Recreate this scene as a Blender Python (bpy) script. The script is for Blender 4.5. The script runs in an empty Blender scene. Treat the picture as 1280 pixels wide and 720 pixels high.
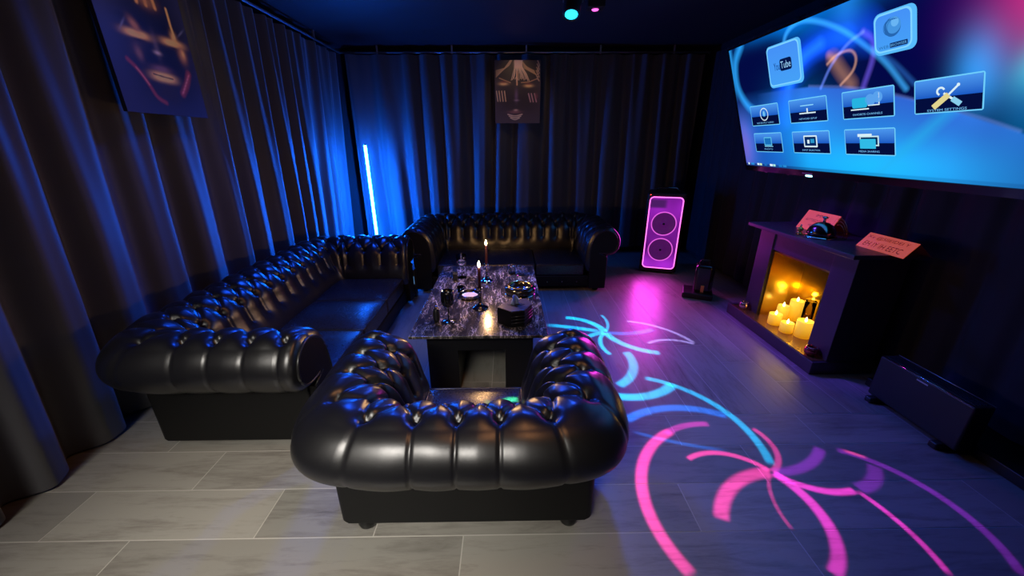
import bpy, bmesh, math, random
import numpy as np
from mathutils import Vector, Matrix

random.seed(7)
rng = np.random.default_rng(7)
PI = math.pi
SC = bpy.context.scene
COL = SC.collection
R = math.radians

# ------------------------------------------------------------------ materials
def srgb(r, g, b):
    f = lambda c: c / 12.92 if c <= 0.04045 else ((c + 0.055) / 1.055) ** 2.4
    return (f(r / 255), f(g / 255), f(b / 255))

def newmat(name):
    m = bpy.data.materials.new(name)
    m.use_nodes = True
    nt = m.node_tree
    return m, nt, nt.nodes['Principled BSDF']

def pbr(name, col, rough=0.5, metal=0.0, bump=0.0, bscale=60.0, spec=0.5, coat=0.0, trans=0.0, ior=1.45, var=0.0, emit=None, estr=0.0, sheen=0.0):
    m, nt, b = newmat(name)
    b.inputs['Base Color'].default_value = (*col, 1)
    b.inputs['Roughness'].default_value = rough
    b.inputs['Metallic'].default_value = metal
    b.inputs['Specular IOR Level'].default_value = spec
    b.inputs['Coat Weight'].default_value = coat
    b.inputs['Coat Roughness'].default_value = 0.15
    b.inputs['Transmission Weight'].default_value = trans
    b.inputs['IOR'].default_value = ior
    b.inputs['Sheen Weight'].default_value = sheen
    if emit:
        b.inputs['Emission Color'].default_value = (*emit, 1)
        b.inputs['Emission Strength'].default_value = estr
    if bump > 0 or var > 0:
        tc = nt.nodes.new('ShaderNodeTexCoord')
        nz = nt.nodes.new('ShaderNodeTexNoise')
        nz.inputs['Scale'].default_value = bscale
        nz.inputs['Detail'].default_value = 4
        nt.links.new(tc.outputs['Object'], nz.inputs['Vector'])
        if bump > 0:
            bp = nt.nodes.new('ShaderNodeBump')
            bp.inputs['Strength'].default_value = bump
            bp.inputs['Distance'].default_value = 0.002
            nt.links.new(nz.outputs['Fac'], bp.inputs['Height'])
            nt.links.new(bp.outputs['Normal'], b.inputs['Normal'])
        if var > 0:
            mr = nt.nodes.new('ShaderNodeMapRange')
            mr.inputs['From Min'].default_value = 0.3
            mr.inputs['From Max'].default_value = 0.7
            mr.inputs['To Min'].default_value = max(0.02, rough - var)
            mr.inputs['To Max'].default_value = min(1, rough + var)
            nt.links.new(nz.outputs['Fac'], mr.inputs['Value'])
            nt.links.new(mr.outputs['Result'], b.inputs['Roughness'])
    return m

def emis(name, col, s):
    m = bpy.data.materials.new(name); m.use_nodes = True
    nt = m.node_tree; nt.nodes.clear()
    o = nt.nodes.new('ShaderNodeOutputMaterial'); e = nt.nodes.new('ShaderNodeEmission')
    e.inputs['Color'].default_value = (*col, 1); e.inputs['Strength'].default_value = s
    nt.links.new(e.outputs[0], o.inputs[0])
    return m

def attr_emis(name, s, sample=False):
    m = emis(name, (1, 1, 1), s); nt = m.node_tree
    a = nt.nodes.new('ShaderNodeAttribute'); a.attribute_name = 'Col'
    e = [n for n in nt.nodes if n.type == 'EMISSION'][0]
    nt.links.new(a.outputs['Color'], e.inputs['Color'])
    if not sample: m.cycles.emission_sampling = 'NONE'
    return m

def attr_print(name, rough=0.55, glow=0.0):
    m, nt, b = newmat(name)
    a = nt.nodes.new('ShaderNodeAttribute'); a.attribute_name = 'Col'
    nt.links.new(a.outputs['Color'], b.inputs['Base Color'])
    b.inputs['Roughness'].default_value = rough
    return m

# ------------------------------------------------------------------ mesh helpers
class MB:
    """collects shapes, linked as ONE mesh object"""
    def __init__(s): s.v = []; s.f = []; s.mi = []; s.sm = []
    def add(s, vs, fs, mi=0, smooth=False):
        o = len(s.v); s.v += [tuple(p) for p in vs]
        for f in fs: s.f.append(tuple(i + o for i in f)); s.mi.append(mi); s.sm.append(smooth)
        return s
    def box(s, x0, x1, y0, y1, z0, z1, mi=0):
        vs = [(x0,y0,z0),(x1,y0,z0),(x1,y1,z0),(x0,y1,z0),(x0,y0,z1),(x1,y0,z1),(x1,y1,z1),(x0,y1,z1)]
        return s.add(vs, [(0,3,2,1),(4,5,6,7),(0,1,5,4),(1,2,6,5),(2,3,7,6),(3,0,4,7)], mi)
    def lathe(s, prof, n=32, c=(0,0,0), mi=0, smooth=True, sx=1.0, sy=1.0):
        vs = []; fs = []
        for r, z in prof:
            for k in range(n):
                a = 2*PI*k/n
                vs.append((c[0]+max(r,1e-5)*math.cos(a)*sx, c[1]+max(r,1e-5)*math.sin(a)*sy, c[2]+z))
        for i in range(len(prof)-1):
            for k in range(n):
                k2 = (k+1) % n
                fs.append((i*n+k, i*n+k2, (i+1)*n+k2, (i+1)*n+k))
        return s.add(vs, fs, mi, smooth)
    def tube(s, pts, r, n=10, mi=0, closed=False):
        P = [Vector(p) for p in pts]; m = len(P); vs = []; fs = []
        up = Vector((0,0,1))
        for i, p in enumerate(P):
            if closed: t = (P[(i+1) % m] - P[i-1])
            else: t = P[min(i+1,m-1)] - P[max(i-1,0)]
            t.normalize()
            u = up if abs(t.dot(up)) < .95 else Vector((1,0,0))
            a = t.cross(u).normalized(); b = a.cross(t).normalized()
            rr = r[i] if isinstance(r, (list, tuple)) else r
            for k in range(n):
                q = 2*PI*k/n
                vs.append(p + a*(rr*math.cos(q)) + b*(rr*math.sin(q)))
        for i in range(m if closed else m-1):
            j = (i+1) % m
            for k in range(n):
                k2 = (k+1) % n
                fs.append((i*n+k, i*n+k2, j*n+k2, j*n+k))
        if not closed:
            fs.append(tuple(range(n))[::-1]); fs.append(tuple((m-1)*n+k for k in range(n)))
        return s.add(vs, fs, mi, True)
    def prism(s, poly, z0, z1, mi=0):
        n = len(poly)
        vs = [(x,y,z0) for x,y in poly] + [(x,y,z1) for x,y in poly]
        fs = [tuple(range(n))[::-1], tuple(range(n,2*n))] + [(i,(i+1)%n,n+(i+1)%n,n+i) for i in range(n)]
        return s.add(vs, fs, mi)
    def build(s, name, mats, parent=None, bevel=0.0, seg=3, subsurf=0, loc=None, fix=True):
        me = bpy.data.meshes.new(name)
        me.from_pydata(s.v, [], s.f)
        for m in (mats if isinstance(mats, (list, tuple)) else [mats]): me.materials.append(m)
        me.polygons.foreach_set('material_index', s.mi)
        me.polygons.foreach_set('use_smooth', s.sm)
        if fix:
            bm = bmesh.new(); bm.from_mesh(me)
            bmesh.ops.remove_doubles(bm, verts=bm.verts, dist=1e-6)
            bmesh.ops.recalc_face_normals(bm, faces=bm.faces)
            bm.to_mesh(me); bm.free()
        me.update()
        o = bpy.data.objects.new(name, me); COL.objects.link(o)
        if parent: o.parent = parent
        if loc: o.location = loc
        if bevel > 0:
            b = o.modifiers.new('bevel', 'BEVEL'); b.width = bevel; b.segments = seg; b.limit_method = 'ANGLE'; b.angle_limit = R(40)
            b.harden_normals = False
            for p in me.polygons: p.use_smooth = True
            w = o.modifiers.new('wn', 'WEIGHTED_NORMAL'); w.keep_sharp = False
        if subsurf:
            m = o.modifiers.new('sub', 'SUBSURF'); m.levels = subsurf; m.render_levels = subsurf
        return o

def grid_obj(name, X, Y, Z, mat, parent=None, col=None, smooth=True, flip=False):
    """mesh from 2D coordinate arrays, optional per-vertex colour"""
    n, m = X.shape
    v = np.stack([X, Y, Z], -1).reshape(-1, 3)
    i = np.arange(n*m).reshape(n, m)
    f = np.stack([i[:-1,:-1], i[1:,:-1], i[1:,1:], i[:-1,1:]], -1).reshape(-1, 4)
    if flip: f = f[:, ::-1]
    me = bpy.data.meshes.new(name)
    me.from_pydata(v.tolist(), [], f.tolist())
    me.materials.append(mat)
    me.polygons.foreach_set('use_smooth', [smooth]*len(f))
    if col is not None:
        ca = me.color_attributes.new('Col', 'FLOAT_COLOR', 'POINT')
        c = np.concatenate([col.reshape(-1, 3), np.ones((n*m, 1))], 1).astype(np.float32)
        ca.data.foreach_set('color', c.ravel())
    me.update()
    o = bpy.data.objects.new(name, me); COL.objects.link(o)
    if parent: o.parent = parent
    return o

def empty(name, loc=(0,0,0), rz=0.0):
    o = bpy.data.objects.new(name, None); COL.objects.link(o)
    o.location = loc; o.rotation_euler = (0, 0, rz); o.empty_display_size = .1
    return o

def tag(o, label, cat, group=None, kind=None):
    o['label'] = label; o['category'] = cat
    if group: o['group'] = group
    if kind: o['kind'] = kind
    return o

def struct(o): o['kind'] = 'structure'; return o

def text_mesh(txt, size, depth=0.0):
    cu = bpy.data.curves.new('writing', 'FONT'); cu.body = txt; cu.size = size
    cu.align_x = 'CENTER'; cu.align_y = 'CENTER'; cu.extrude = depth; cu.resolution_u = 3
    o = bpy.data.objects.new('writing', cu); COL.objects.link(o)
    dg = bpy.context.evaluated_depsgraph_get(); dg.update()
    me = bpy.data.meshes.new_from_object(o.evaluated_get(dg))
    vs = [tuple(v.co) for v in me.vertices]; fs = [tuple(p.vertices) for p in me.polygons]
    bpy.data.objects.remove(o); bpy.data.curves.remove(cu); bpy.data.meshes.remove(me)
    return vs, fs

# ------------------------------------------------------------------ shared materials
M = {}
M['leather'] = pbr('black_leather', (.007, .007, .008), .33, bump=.03, bscale=260, spec=.85, var=.03)
M['leather_plain'] = pbr('black_leather_plain', (.0045, .0045, .0045), .5, bump=.05, bscale=240, spec=.22, var=.03)
M['leather_seat'] = pbr('black_leather_seat', (.014, .014, .016), .30, bump=.15, bscale=90, spec=.6, var=.06)
M['button'] = pbr('leather_button', (.004, .004, .005), .6, spec=.15)
M['piping'] = pbr('leather_piping', (.012, .012, .013), .28, spec=.6)
M['nail'] = pbr('dark_nail', (.25, .25, .27), .25, 1.0)
M['foot'] = pbr('black_foot', (.006, .006, .006), .35)
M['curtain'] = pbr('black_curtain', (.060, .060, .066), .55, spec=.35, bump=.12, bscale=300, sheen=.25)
M['curtain_shaded'] = pbr('shaded_black_curtain', (.020, .019, .022), .7, spec=.25, bump=.1, bscale=300, sheen=.1)  # same cloth as the other curtains, with shade put into the base colour
M['wall'] = pbr('black_wall', (.012, .012, .014), .8, bump=.1, bscale=40)
M['ceiling'] = pbr('black_ceiling', (.022, .022, .028), .55, bump=.05, bscale=30, spec=.35)
M['trim'] = pbr('black_trim', (.008, .008, .009), .45, bump=.03, bscale=30)
M['rail'] = pbr('dark_rail', (.45, .45, .47), .4, .8, bump=.02)
M['black_plastic'] = pbr('black_plastic', (.012, .012, .013), .38, bump=.08, bscale=200)
M['black_gloss'] = pbr('black_gloss', (.008, .008, .009), .12, coat=.5)
M['black_wood'] = pbr('black_satin_wood', (.042, .034, .040), .34, bump=.1, bscale=50, var=.06)
M['chrome'] = pbr('chrome', (.72, .72, .74), .08, 1.0)
M['dark_chrome'] = pbr('dark_chrome', (.26, .23, .22), .14, 1.0)
M['copper'] = pbr('copper', (.7, .25, .18), .15, 1.0)
M['gold'] = pbr('gold', (.85, .58, .12), .22, 1.0)
M['gold_mirror'] = pbr('gold_mirror', (.46, .31, .06), .13, 1.0, bump=.35, bscale=3.0)
M['glass'] = pbr('clear_glass', (1, 1, 1), .02, trans=1.0, ior=1.45)
M['thin_glass'] = pbr('thin_glass', (1, .98, .93), .03, trans=1.0, ior=1.12)
M['white_dish'] = pbr('white_dish', (.55, .52, .48), .35)
M['dark_wax'] = pbr('dark_wax', (.05, .012, .014), .4)
M['wick'] = pbr('wick', (.01, .01, .01), .9)
M['flame'] = emis('candle_flame', (1.0, .62, .25), 90)
M['led_blue'] = emis('led_blue', (.004, .125, 1.0), 420)
M['red_led'] = emis('red_led', (1, .05, .03), 6)

# strokes of the projected pattern on the floor: centre, radius, mid direction, half width, colour, strength, half angle
ARCS = [
    (0.994, 1.191, 0.253, 0.220, 0.975, 0.0195, "p", 1.00, 0.803),
    (1.212, 0.929, 0.393, -0.552, 0.834, 0.0408, "p", 1.00, 0.581),
    (0.962, 1.135, 0.312, 0.985, -0.174, 0.0326, "m", 1.00, 0.822),
    (1.473, 1.079, 0.365, -0.958, 0.287, 0.0113, "p", 0.45, 0.399),
    (1.439, 1.503, 0.292, -0.317, -0.948, 0.0240, "m", 1.00, 0.580),
    (1.484, 1.489, 0.267, 0.571, -0.821, 0.0405, "v", 0.40, 0.453),
    (1.229, 1.741, 0.419, 0.405, -0.914, 0.0342, "v", 0.50, 0.461),
    (1.116, 1.507, 0.207, 0.961, -0.276, 0.0193, "p", 0.60, 0.817),
    (1.045, 1.006, 0.515, 0.997, 0.072, 0.0173, "m", 1.00, 0.359),
    (1.087, 1.138, 0.514, -0.958, 0.288, 0.0361, "p", 1.00, 0.830),
    (1.043, 1.257, 0.391, -0.255, 0.967, 0.0268, "m", 0.40, 0.371),
    (1.451, 1.082, 0.406, 0.959, 0.283, 0.0253, "v", 0.50, 0.876),
    (0.950, 0.358, 1.295, 0.568, 0.823, 0.0154, "r", 0.80, 0.042),
    (0.684, 1.540, 0.578, 0.897, 0.442, 0.0291, "c", 0.90, 0.782),
    (0.745, 2.277, 0.391, 0.267, -0.964, 0.0464, "c", 1.00, 0.588),
    (0.948, 1.273, 0.511, -0.045, 0.999, 0.0392, "b", 0.80, 0.611),
    (0.485, 2.326, 0.382, 0.927, -0.375, 0.0442, "c", 0.80, 0.642),
    (0.463, 2.688, 0.320, 0.705, 0.709, 0.0400, "c", 1.00, 0.680),
    (0.452, 2.936, 0.391, 0.992, -0.123, 0.0173, "c", 0.70, 0.452),
    (0.929, 3.195, 0.495, 0.125, -0.992, 0.0373, "b", 0.60, 0.430),
    (1.186, 2.796, 0.412, -0.714, -0.701, 0.0393, "c", 1.00, 0.599),
    (1.001, 2.519, 0.300, -0.993, 0.118, 0.0225, "c", 0.90, 0.628),
    (-0.081, 0.763, 2.141, 0.293, 0.956, 0.0400, "c", 0.80, 0.117),
    (0.878, 2.310, 0.425, -0.634, 0.773, 0.0362, "c", 0.70, 0.456),
    (1.223, 2.319, 0.270, 0.053, 0.999, 0.0210, "w", 0.60, 0.711),
    (0.882, 2.391, 0.550, 0.698, 0.716, 0.0230, "w", 0.60, 0.553),
    (1.338, 2.958, 1.523, -0.316, -0.949, 0.0172, "b", 0.45, 0.155),
    (-0.352, 0.986, 0.219, 0.750, 0.662, 0.0195, "g", 0.70, 0.281),
    (0.006, 1.046, 0.185, -0.722, 0.692, 0.0286, "g", 0.90, 0.579),
]

# ------------------------------------------------------------------ the setting
XL, XR, YB, YF, ZC = -2.30, 2.52, 5.30, -1.40, 2.50

def wood_mat(name, along_x):
    m, nt, b = newmat(name); N = nt.nodes.new; L = nt.links.new
    geo = N('ShaderNodeNewGeometry'); tc = N('ShaderNodeTexCoord')
    off = N('ShaderNodeVectorMath'); off.operation = 'MULTIPLY_ADD'
    comb = N('ShaderNodeCombineXYZ')
    for k in range(3): L(geo.outputs['Random Per Island'], comb.inputs[k])
    L(comb.outputs[0], off.inputs[0]); off.inputs[1].default_value = (37, 53, 11); L(tc.outputs['Object'], off.inputs[2])
    mp = N('ShaderNodeMapping'); mp.inputs['Scale'].default_value = (1.2, 9, 1) if along_x else (9, 1.2, 1)
    L(off.outputs[0], mp.inputs[0])
    n1 = N('ShaderNodeTexNoise'); n1.inputs['Scale'].default_value = 2.2; n1.inputs['Detail'].default_value = 9; n1.inputs['Roughness'].default_value = .68; n1.inputs['Distortion'].default_value = .8
    L(mp.outputs[0], n1.inputs['Vector'])
    n2 = N('ShaderNodeTexNoise'); n2.inputs['Scale'].default_value = 9; n2.inputs['Detail'].default_value = 6; n2.inputs['Roughness'].default_value = .7
    L(mp.outputs[0], n2.inputs['Vector'])
    n3 = N('ShaderNodeTexNoise'); n3.inputs['Scale'].default_value = 1.3; n3.inputs['Detail'].default_value = 3
    L(off.outputs[0], n3.inputs['Vector'])
    mx = N('ShaderNodeMath'); mx.operation = 'MULTIPLY_ADD'; L(n2.outputs['Fac'], mx.inputs[0]); mx.inputs[1].default_value = .45; L(n1.outputs['Fac'], mx.inputs[2])
    mx2 = N('ShaderNodeMath'); mx2.operation = 'MULTIPLY_ADD'; L(n3.outputs['Fac'], mx2.inputs[0]); mx2.inputs[1].default_value = .5; L(mx.outputs[0], mx2.inputs[2])
    cr = N('ShaderNodeValToRGB'); cr.color_ramp.elements[0].position = .62; cr.color_ramp.elements[1].position = 1.25
    e = cr.color_ramp.elements
    e[0].color = (.085, .076, .064, 1); e[1].position = 1.0; e[1].color = (.25, .24, .21, 1)
    q = cr.color_ramp.elements.new(.80); q.color = (.18, .168, .146, 1)
    L(mx2.outputs[0], cr.inputs[0])
    tone = N('ShaderNodeMapRange'); tone.inputs['To Min'].default_value = .82; tone.inputs['To Max'].default_value = 1.12
    L(geo.outputs['Random Per Island'], tone.inputs['Value'])
    mul = N('ShaderNodeVectorMath'); mul.operation = 'SCALE'; L(cr.outputs[0], mul.inputs[0]); L(tone.outputs[0], mul.inputs['Scale'])
    L(mul.outputs[0], b.inputs['Base Color'])
    rr = N('ShaderNodeMapRange'); rr.inputs['To Min'].default_value = .30; rr.inputs['To Max'].default_value = .48; L(n2.outputs['Fac'], rr.inputs['Value']); L(rr.outputs[0], b.inputs['Roughness'])
    bp = N('ShaderNodeBump'); bp.inputs['Strength'].default_value = .25; bp.inputs['Distance'].default_value = .002
    L(mx.outputs[0], bp.inputs['Height']); L(bp.outputs[0], b.inputs['Normal'])
    return m

M['plank_x'] = wood_mat('plank_across', True)
M['plank_y'] = wood_mat('plank_along', False)
M['grout'] = pbr('pale_grout', (.42, .40, .36), .6, bump=.05)

fl = MB()
PW, PL, G = .2255, 1.28, .0022
def plank(x0, x1, y0, y1, mi):
    if x1 - x0 < .02 or y1 - y0 < .02: return
    fl.add([(x0+G,y0+G,0),(x1-G,y0+G,0),(x1-G,y1-G,0),(x0+G,y1-G,0)], [(0,1,2,3)], mi)
YS = 1.718                                      # here the laying direction turns
offs = {0: .87, 1: -1.40, 2: .75, 3: -.18, 4: .47}
k = 0
y1 = YS
while y1 > YF:
    y0 = max(y1 - PW, YF)
    o = offs.get(k, rng.uniform(0, PL)); cuts = [XL]
    x = o - math.ceil((o - XL)/PL)*PL
    while x < XR:
        if x > XL + .05: cuts.append(x)
        x += PL
    if k == 2: cuts.append(-.99)
    if k == 0: cuts.append(1.595)
    cuts = sorted(cuts) + [XR]
    for a, c in zip(cuts[:-1], cuts[1:]): plank(a, c, y0, y1, 0)
    y1 = y0; k += 1
x0 = XL - .06; k = 0
while x0 < XR:
    xa, xb = max(x0, XL), min(x0 + PW, XR)
    y = YS; step = rng.uniform(.3, PL)
    while y < YB:
        plank(xa, xb, y, min(y + step, YB), 1); y += step; step = PL
    x0 += PW; k += 1
fl.add([(XL,YF,-.0012),(XR,YF,-.0012),(XR,YB,-.0012),(XL,YB,-.0012)], [(0,1,2,3)], 2)
fl.box(XL-.1, XR+.1, YF-.1, YB+.1, -.12, -.003, 2)
struct(fl.build('floor', [M['plank_x'], M['plank_y'], M['grout']], fix=False))
struct(MB().box(XL-.1, XR+.1, YF-.1, YB+.1, ZC, ZC+.1).build('ceiling', M['ceiling']))
struct(MB().box(XL-.1, XL, YF, YB, 0, ZC).build('wall_left', M['wall']))
struct(MB().box(XR, XR+.1, YF, YB, 0, ZC).build('wall_right', M['wall']))
struct(MB().box(XL-.1, XR+.1, YB, YB+.1, 0, ZC).build('wall_back', M['wall']))
struct(MB().box(XL-.1, XR+.1, YF-.1, YF, 0, ZC).build('wall_front', M['wall']))
struct(MB().box(XL, XL+.10, YF, YB, 0, .085).build('baseboard_left', M['trim'], bevel=.006))
struct(MB().box(2.235, XR, YF, 1.99, 0, .055).build('baseboard_right', M['trim'], bevel=.005))
struct(MB().box(XL+.10, 2.40, YB-.09, YB, 0, .085).build('baseboard_back', M['trim'], bevel=.006))

# curtains: one deeply folded hanging per wall
def folds(t, seed, pitch):
    r = np.random.default_rng(seed)
    ph = np.cumsum(r.uniform(.75, 1.3, 400)); ph = (ph - ph[0]) * pitch
    idx = np.interp(t, ph, np.arange(len(ph)))
    amp = np.interp(t, ph, r.uniform(.55, 1.25, 400))
    return idx, amp

def curtain(name, p0, p1, nrm, top_in, bot_in, z0, z1, seed, pitch, label, amp=.045, mat='curtain'):
    p0 = np.array(p0); p1 = np.array(p1); nrm = np.array(nrm); Ln = np.linalg.norm(p1-p0); d = (p1-p0)/Ln
    nt_, nz_ = int(Ln/.011), 26
    t = np.linspace(0, Ln, nt_); z = np.linspace(z0, z1, nz_)
    T, Z = np.meshgrid(t, z, indexing='ij')
    h = (Z - z0)/(z1 - z0)
    sway = .05*np.sin(T*1.7 + seed)*(1-h) + .03*np.sin(T*3.1+seed*2)*(1-h)**2
    idx, am = folds(t + 0, seed, pitch)
    i1 = np.interp(T + sway, t, idx); a1 = np.interp(T, t, am)
    w = np.sin(2*PI*i1) + .28*np.sin(4*PI*i1 + 1.3) + .12*np.sin(6*PI*i1*.5+.4)
    idx2, am2 = folds(t, seed+50, pitch*.5)
    w2 = np.sin(2*PI*np.interp(T + sway*.5, t, idx2))
    sh = np.clip((1-h)*1.5, 0, 1)
    off = (top_in + (bot_in - top_in)*(1-h)) + amp*a1*w*(.55+.45*sh) + amp*.35*w2*np.clip(h*2-.9, 0, 1) + .02*np.sin(T*2.3+seed)*(1-h)
    X = p0[0] + d[0]*T + nrm[0]*off; Y = p0[1] + d[1]*T + nrm[1]*off
    o = grid_obj(name, X, Y, Z, M[mat])
    return tag(o, label, 'curtain', 'floor-length black curtains around the room')

curtain('black_curtain', (XL, YF+.1), (XL, YB-.25), (1, 0), .33, .235, .015, 2.40, 3, .27, 'black floor-length pleated curtain along the wall behind the three-seat sofa with the near rolled arm', amp=.05)
curtain('black_curtain', (XL+.42, YB), (XR-.17, YB), (0, -1), .17, .21, .095, 2.40, 11, .31, 'black pleated curtain across the end wall behind the candlelit sofa, lit blue at one end', amp=.05)
curtain('black_curtain', (XR, YB-.26), (XR, YF+.1), (-1, 0), .085, .085, .07, 2.40, 23, .24, 'black pleated curtain behind the television and the fireplace, darkened as if unlit', amp=.022, mat='curtain_shaded')

def rail(p0, p1, label, nb):
    r_ = MB().tube([p0, p1], .011, 10).build('curtain_rail', M['rail'])
    tag(r_, label, 'curtain rail', 'thin dark curtain rails under the ceiling')
    for k in range(nb):
        f = (k+.5)/nb; q = [p0[i]+(p1[i]-p0[i])*f for i in range(3)]
        b = MB().box(q[0]-.010, q[0]+.010, q[1]-.010, q[1]+.010, q[2]-.016, ZC-.001).build('bracket', M['rail'], r_, bevel=.003)
rail((XL+.36, YF+.2, 2.425), (XL+.36, YB-.15, 2.425), 'dark curtain rail running above the curtain with the tilted gold-eyed face poster', 5)
rail((XL+.36, YB-.15, 2.425), (XR-.1, YB-.15, 2.425), 'thin curtain rail across the end wall above the small brown face poster', 5)

# ------------------------------------------------------------------ chesterfield seating
PROF = np.array([(.012,.22),(.004,.30),(.004,.38),(.010,.46),(.026,.535),(.062,.600),(.115,.642),(.175,.662),(.232,.654),(.283,.622),(.320,.568),(.334,.505),(.322,.445),(.290,.402),(.250,.384),(.205,.378),(.12,.378)])
def profile(n):
    P = PROF; m = len(P); seg = np.concatenate([[0], np.cumsum(np.linalg.norm(np.diff(P, axis=0), axis=1))])
    # Catmull-Rom through the points, resampled by arc length
    tt = np.linspace(0, m-1, 1200); out = []
    for t in tt:
        i = min(int(t), m-2); f = t - i
        p0, p1, p2, p3 = P[max(i-1,0)], P[i], P[i+1], P[min(i+2,m-1)]
        out.append(.5*((2*p1)+(-p0+p2)*f+(2*p0-5*p1+4*p2-p3)*f*f+(-p0+3*p1-3*p2+p3)*f**3))
    out = np.array(out); s = np.concatenate([[0], np.cumsum(np.linalg.norm(np.diff(out, axis=0), axis=1))])
    S = np.linspace(0, s[-1], n)
    pu, pz = np.interp(S, s, out[:,0]), np.interp(S, s, out[:,1])
    tu, tz = np.gradient(pu, S), np.gradient(pz, S); l = np.hypot(tu, tz)
    return S, pu, pz, -tz/l, tu/l          # outward normal of the profile (up the inner face: points to the seat)

BTN = MB().lathe([(0,.007),(.006,.0065),(.0105,.004),(.0125,0),(.011,-.004),(0,-.005)], 12)
def make_button_mesh():
    o = BTN.build('tufting_button', M['button']); me = o.data; bpy.data.objects.remove(o); return me
BTN_ME = make_button_mesh()

def chesterfield(name, loc, rz, W, A, ub, ubB, kB, label, cat, cushions, dt0, front_nails, seatz=.30, group=None, hs=1.0, sA=.0, res=.0085):
    root = empty(name, loc, rz); tag(root, label, cat, group)
    rc, um = .05, .20
    La = A - rc; Lc = (rc+um)*PI/2; Lb = W - 2*rc
    Ltot = 2*La + 2*Lc + Lb
    def path(t):
        x = np.empty_like(t); y = np.empty_like(t); nx = np.empty_like(t); ny = np.empty_like(t); k = np.empty_like(t); sq = np.ones_like(t)
        t1, t2, t3, t4 = La, La+Lc, La+Lc+Lb, La+2*Lc+Lb
        for i, q in enumerate(t):
            if q < t1: x[i], y[i], nx[i], ny[i], k[i] = W/2, A-q, 1, 0, 0
            elif q < t2:
                a = (q-t1)/Lc*PI/2; nx[i], ny[i] = math.cos(a), -math.sin(a); sq[i] = (abs(nx[i])**3.6+abs(ny[i])**3.6)**(-1/3.6); x[i], y[i] = W/2-rc+rc*nx[i], rc+rc*ny[i]; k[i] = math.sin(a)**2
            elif q < t3: x[i], y[i], nx[i], ny[i], k[i] = W/2-rc-(q-t2), 0, 0, -1, 1
            elif q < t4:
                a = (q-t3)/Lc*PI/2; nx[i], ny[i] = -math.sin(a), -math.cos(a); sq[i] = (abs(nx[i])**3.6+abs(ny[i])**3.6)**(-1/3.6); x[i], y[i] = -W/2+rc+rc*nx[i], rc+rc*ny[i]; k[i] = math.cos(a)**2
            else: x[i], y[i], nx[i], ny[i], k[i] = -W/2, rc+(q-t4), -1, 0, 0
        return x, y, nx, ny, k, sq
    nT, nS = int(Ltot/res), 170
    t = np.linspace(0, Ltot, nT); S, pu, pz, nu, nz = profile(nS); pz = .22 + (pz-.22)*hs
    T, SS = np.meshgrid(t, S, indexing='ij')
    s0 = S[np.argmin(np.abs(pu-.235) + 10*(pz < .6))]
    n0 = int(round(Ltot/dt0)); dt = Ltot/n0
    rows = [s0, s0-.118, s0-.236]
    btn = []
    for r, sr in enumerate(rows):
        for i in range(n0 + (r % 2 == 1)):
            tb = (i+.5)*dt if r % 2 == 0 else i*dt
            if .04 < tb < Ltot-.04: btn.append((tb, sr, r))
    segs = []
    for tb, sr, r in btn:
        if r < 2:
            for sg in (-1, 1):
                t2 = tb + sg*dt/2
                if -.01 < t2 < Ltot+.01: segs.append((tb, sr, t2, rows[r+1]))
        if r == 0: segs.append((tb, sr, tb, S[-1]))
        if r == 2: segs.append((tb, sr, tb, max(0, sr-.14)))
    db = np.full(T.shape, 9.); dl = np.full(T.shape, 9.)
    for tb, sr, r in btn:
        i0, i1 = np.searchsorted(t, [tb-.2, tb+.2])
        db[i0:i1] = np.minimum(db[i0:i1], np.hypot(T[i0:i1]-tb, SS[i0:i1]-sr))
    for a, b_, c, d in segs:
        i0, i1 = np.searchsorted(t, [min(a,c)-.12, max(a,c)+.12])
        px, py = T[i0:i1]-a, SS[i0:i1]-b_; vx, vy = c-a, d-b_
        q = np.clip((px*vx+py*vy)/(vx*vx+vy*vy+1e-9), 0, 1)
        dl[i0:i1] = np.minimum(dl[i0:i1], np.hypot(px-q*vx, py-q*vy))
    outer = SS > s0 + .01
    dmin = np.minimum(db, dl)
    ow = np.clip((SS-s0)/.05, 0, 1)
    gw = .0085-.0035*ow
    disp = (.017-.012*ow)*(1-np.exp(-(dmin/.042)**1.6)) - .026*np.exp(-(db/.021)**2) - (.010-.0045*ow)*np.exp(-(dl/gw)**2)
    jit = np.sin(T*21+SS*13)*np.sin(T*9-SS*27)*.0012
    fade = np.clip((S[-1]-SS)/.05, 0, 1)*np.clip(SS/.06, 0, 1)
    disp = (disp+jit)*fade
    # rounded ends at the arm fronts
    e = np.minimum(T, Ltot-T); ex = np.clip(1-e/.045, 0, 1)
    disp -= .042*(1-np.sqrt(np.clip(1-ex**2, 0, 1)))
    x, y, nx, ny, k, sq = path(t)
    lean = np.clip((pz-.24)/.24, 0, 1); lean = lean*lean*(3-2*lean)
    U = (pu[None,:] + lean[None,:]*(sA+(kB-sA)*k)[:,None])*sq[:,None] + disp*nu[None,:]; Zz = pz[None,:] + disp*nz[None,:]
    X = x[:,None] + nx[:,None]*U; Y = y[:,None] + ny[:,None]*U
    grid_obj('tufted_back_and_arms', X, Y, Zz, M['leather'], root)
    # buttons
    for tb, sr, r in btn:
        i, j = int(round(tb/Ltot*(nT-1))), int(round(sr/S[-1]*(nS-1)))
        o = bpy.data.objects.new('tufting_button', BTN_ME); COL.objects.link(o); o.parent = root
        nv = Vector((nx[i]*nu[j], ny[i]*nu[j], nz[j])).normalized()
        o.location = Vector((X[i,j], Y[i,j], Zz[i,j])) + nv*.0015
        o.rotation_euler = nv.to_track_quat('Z', 'Y').to_euler()
    # base
    b = MB(); hw = W/2 + ub
    iw = W/2 + .075; yf_ = A - .03
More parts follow.
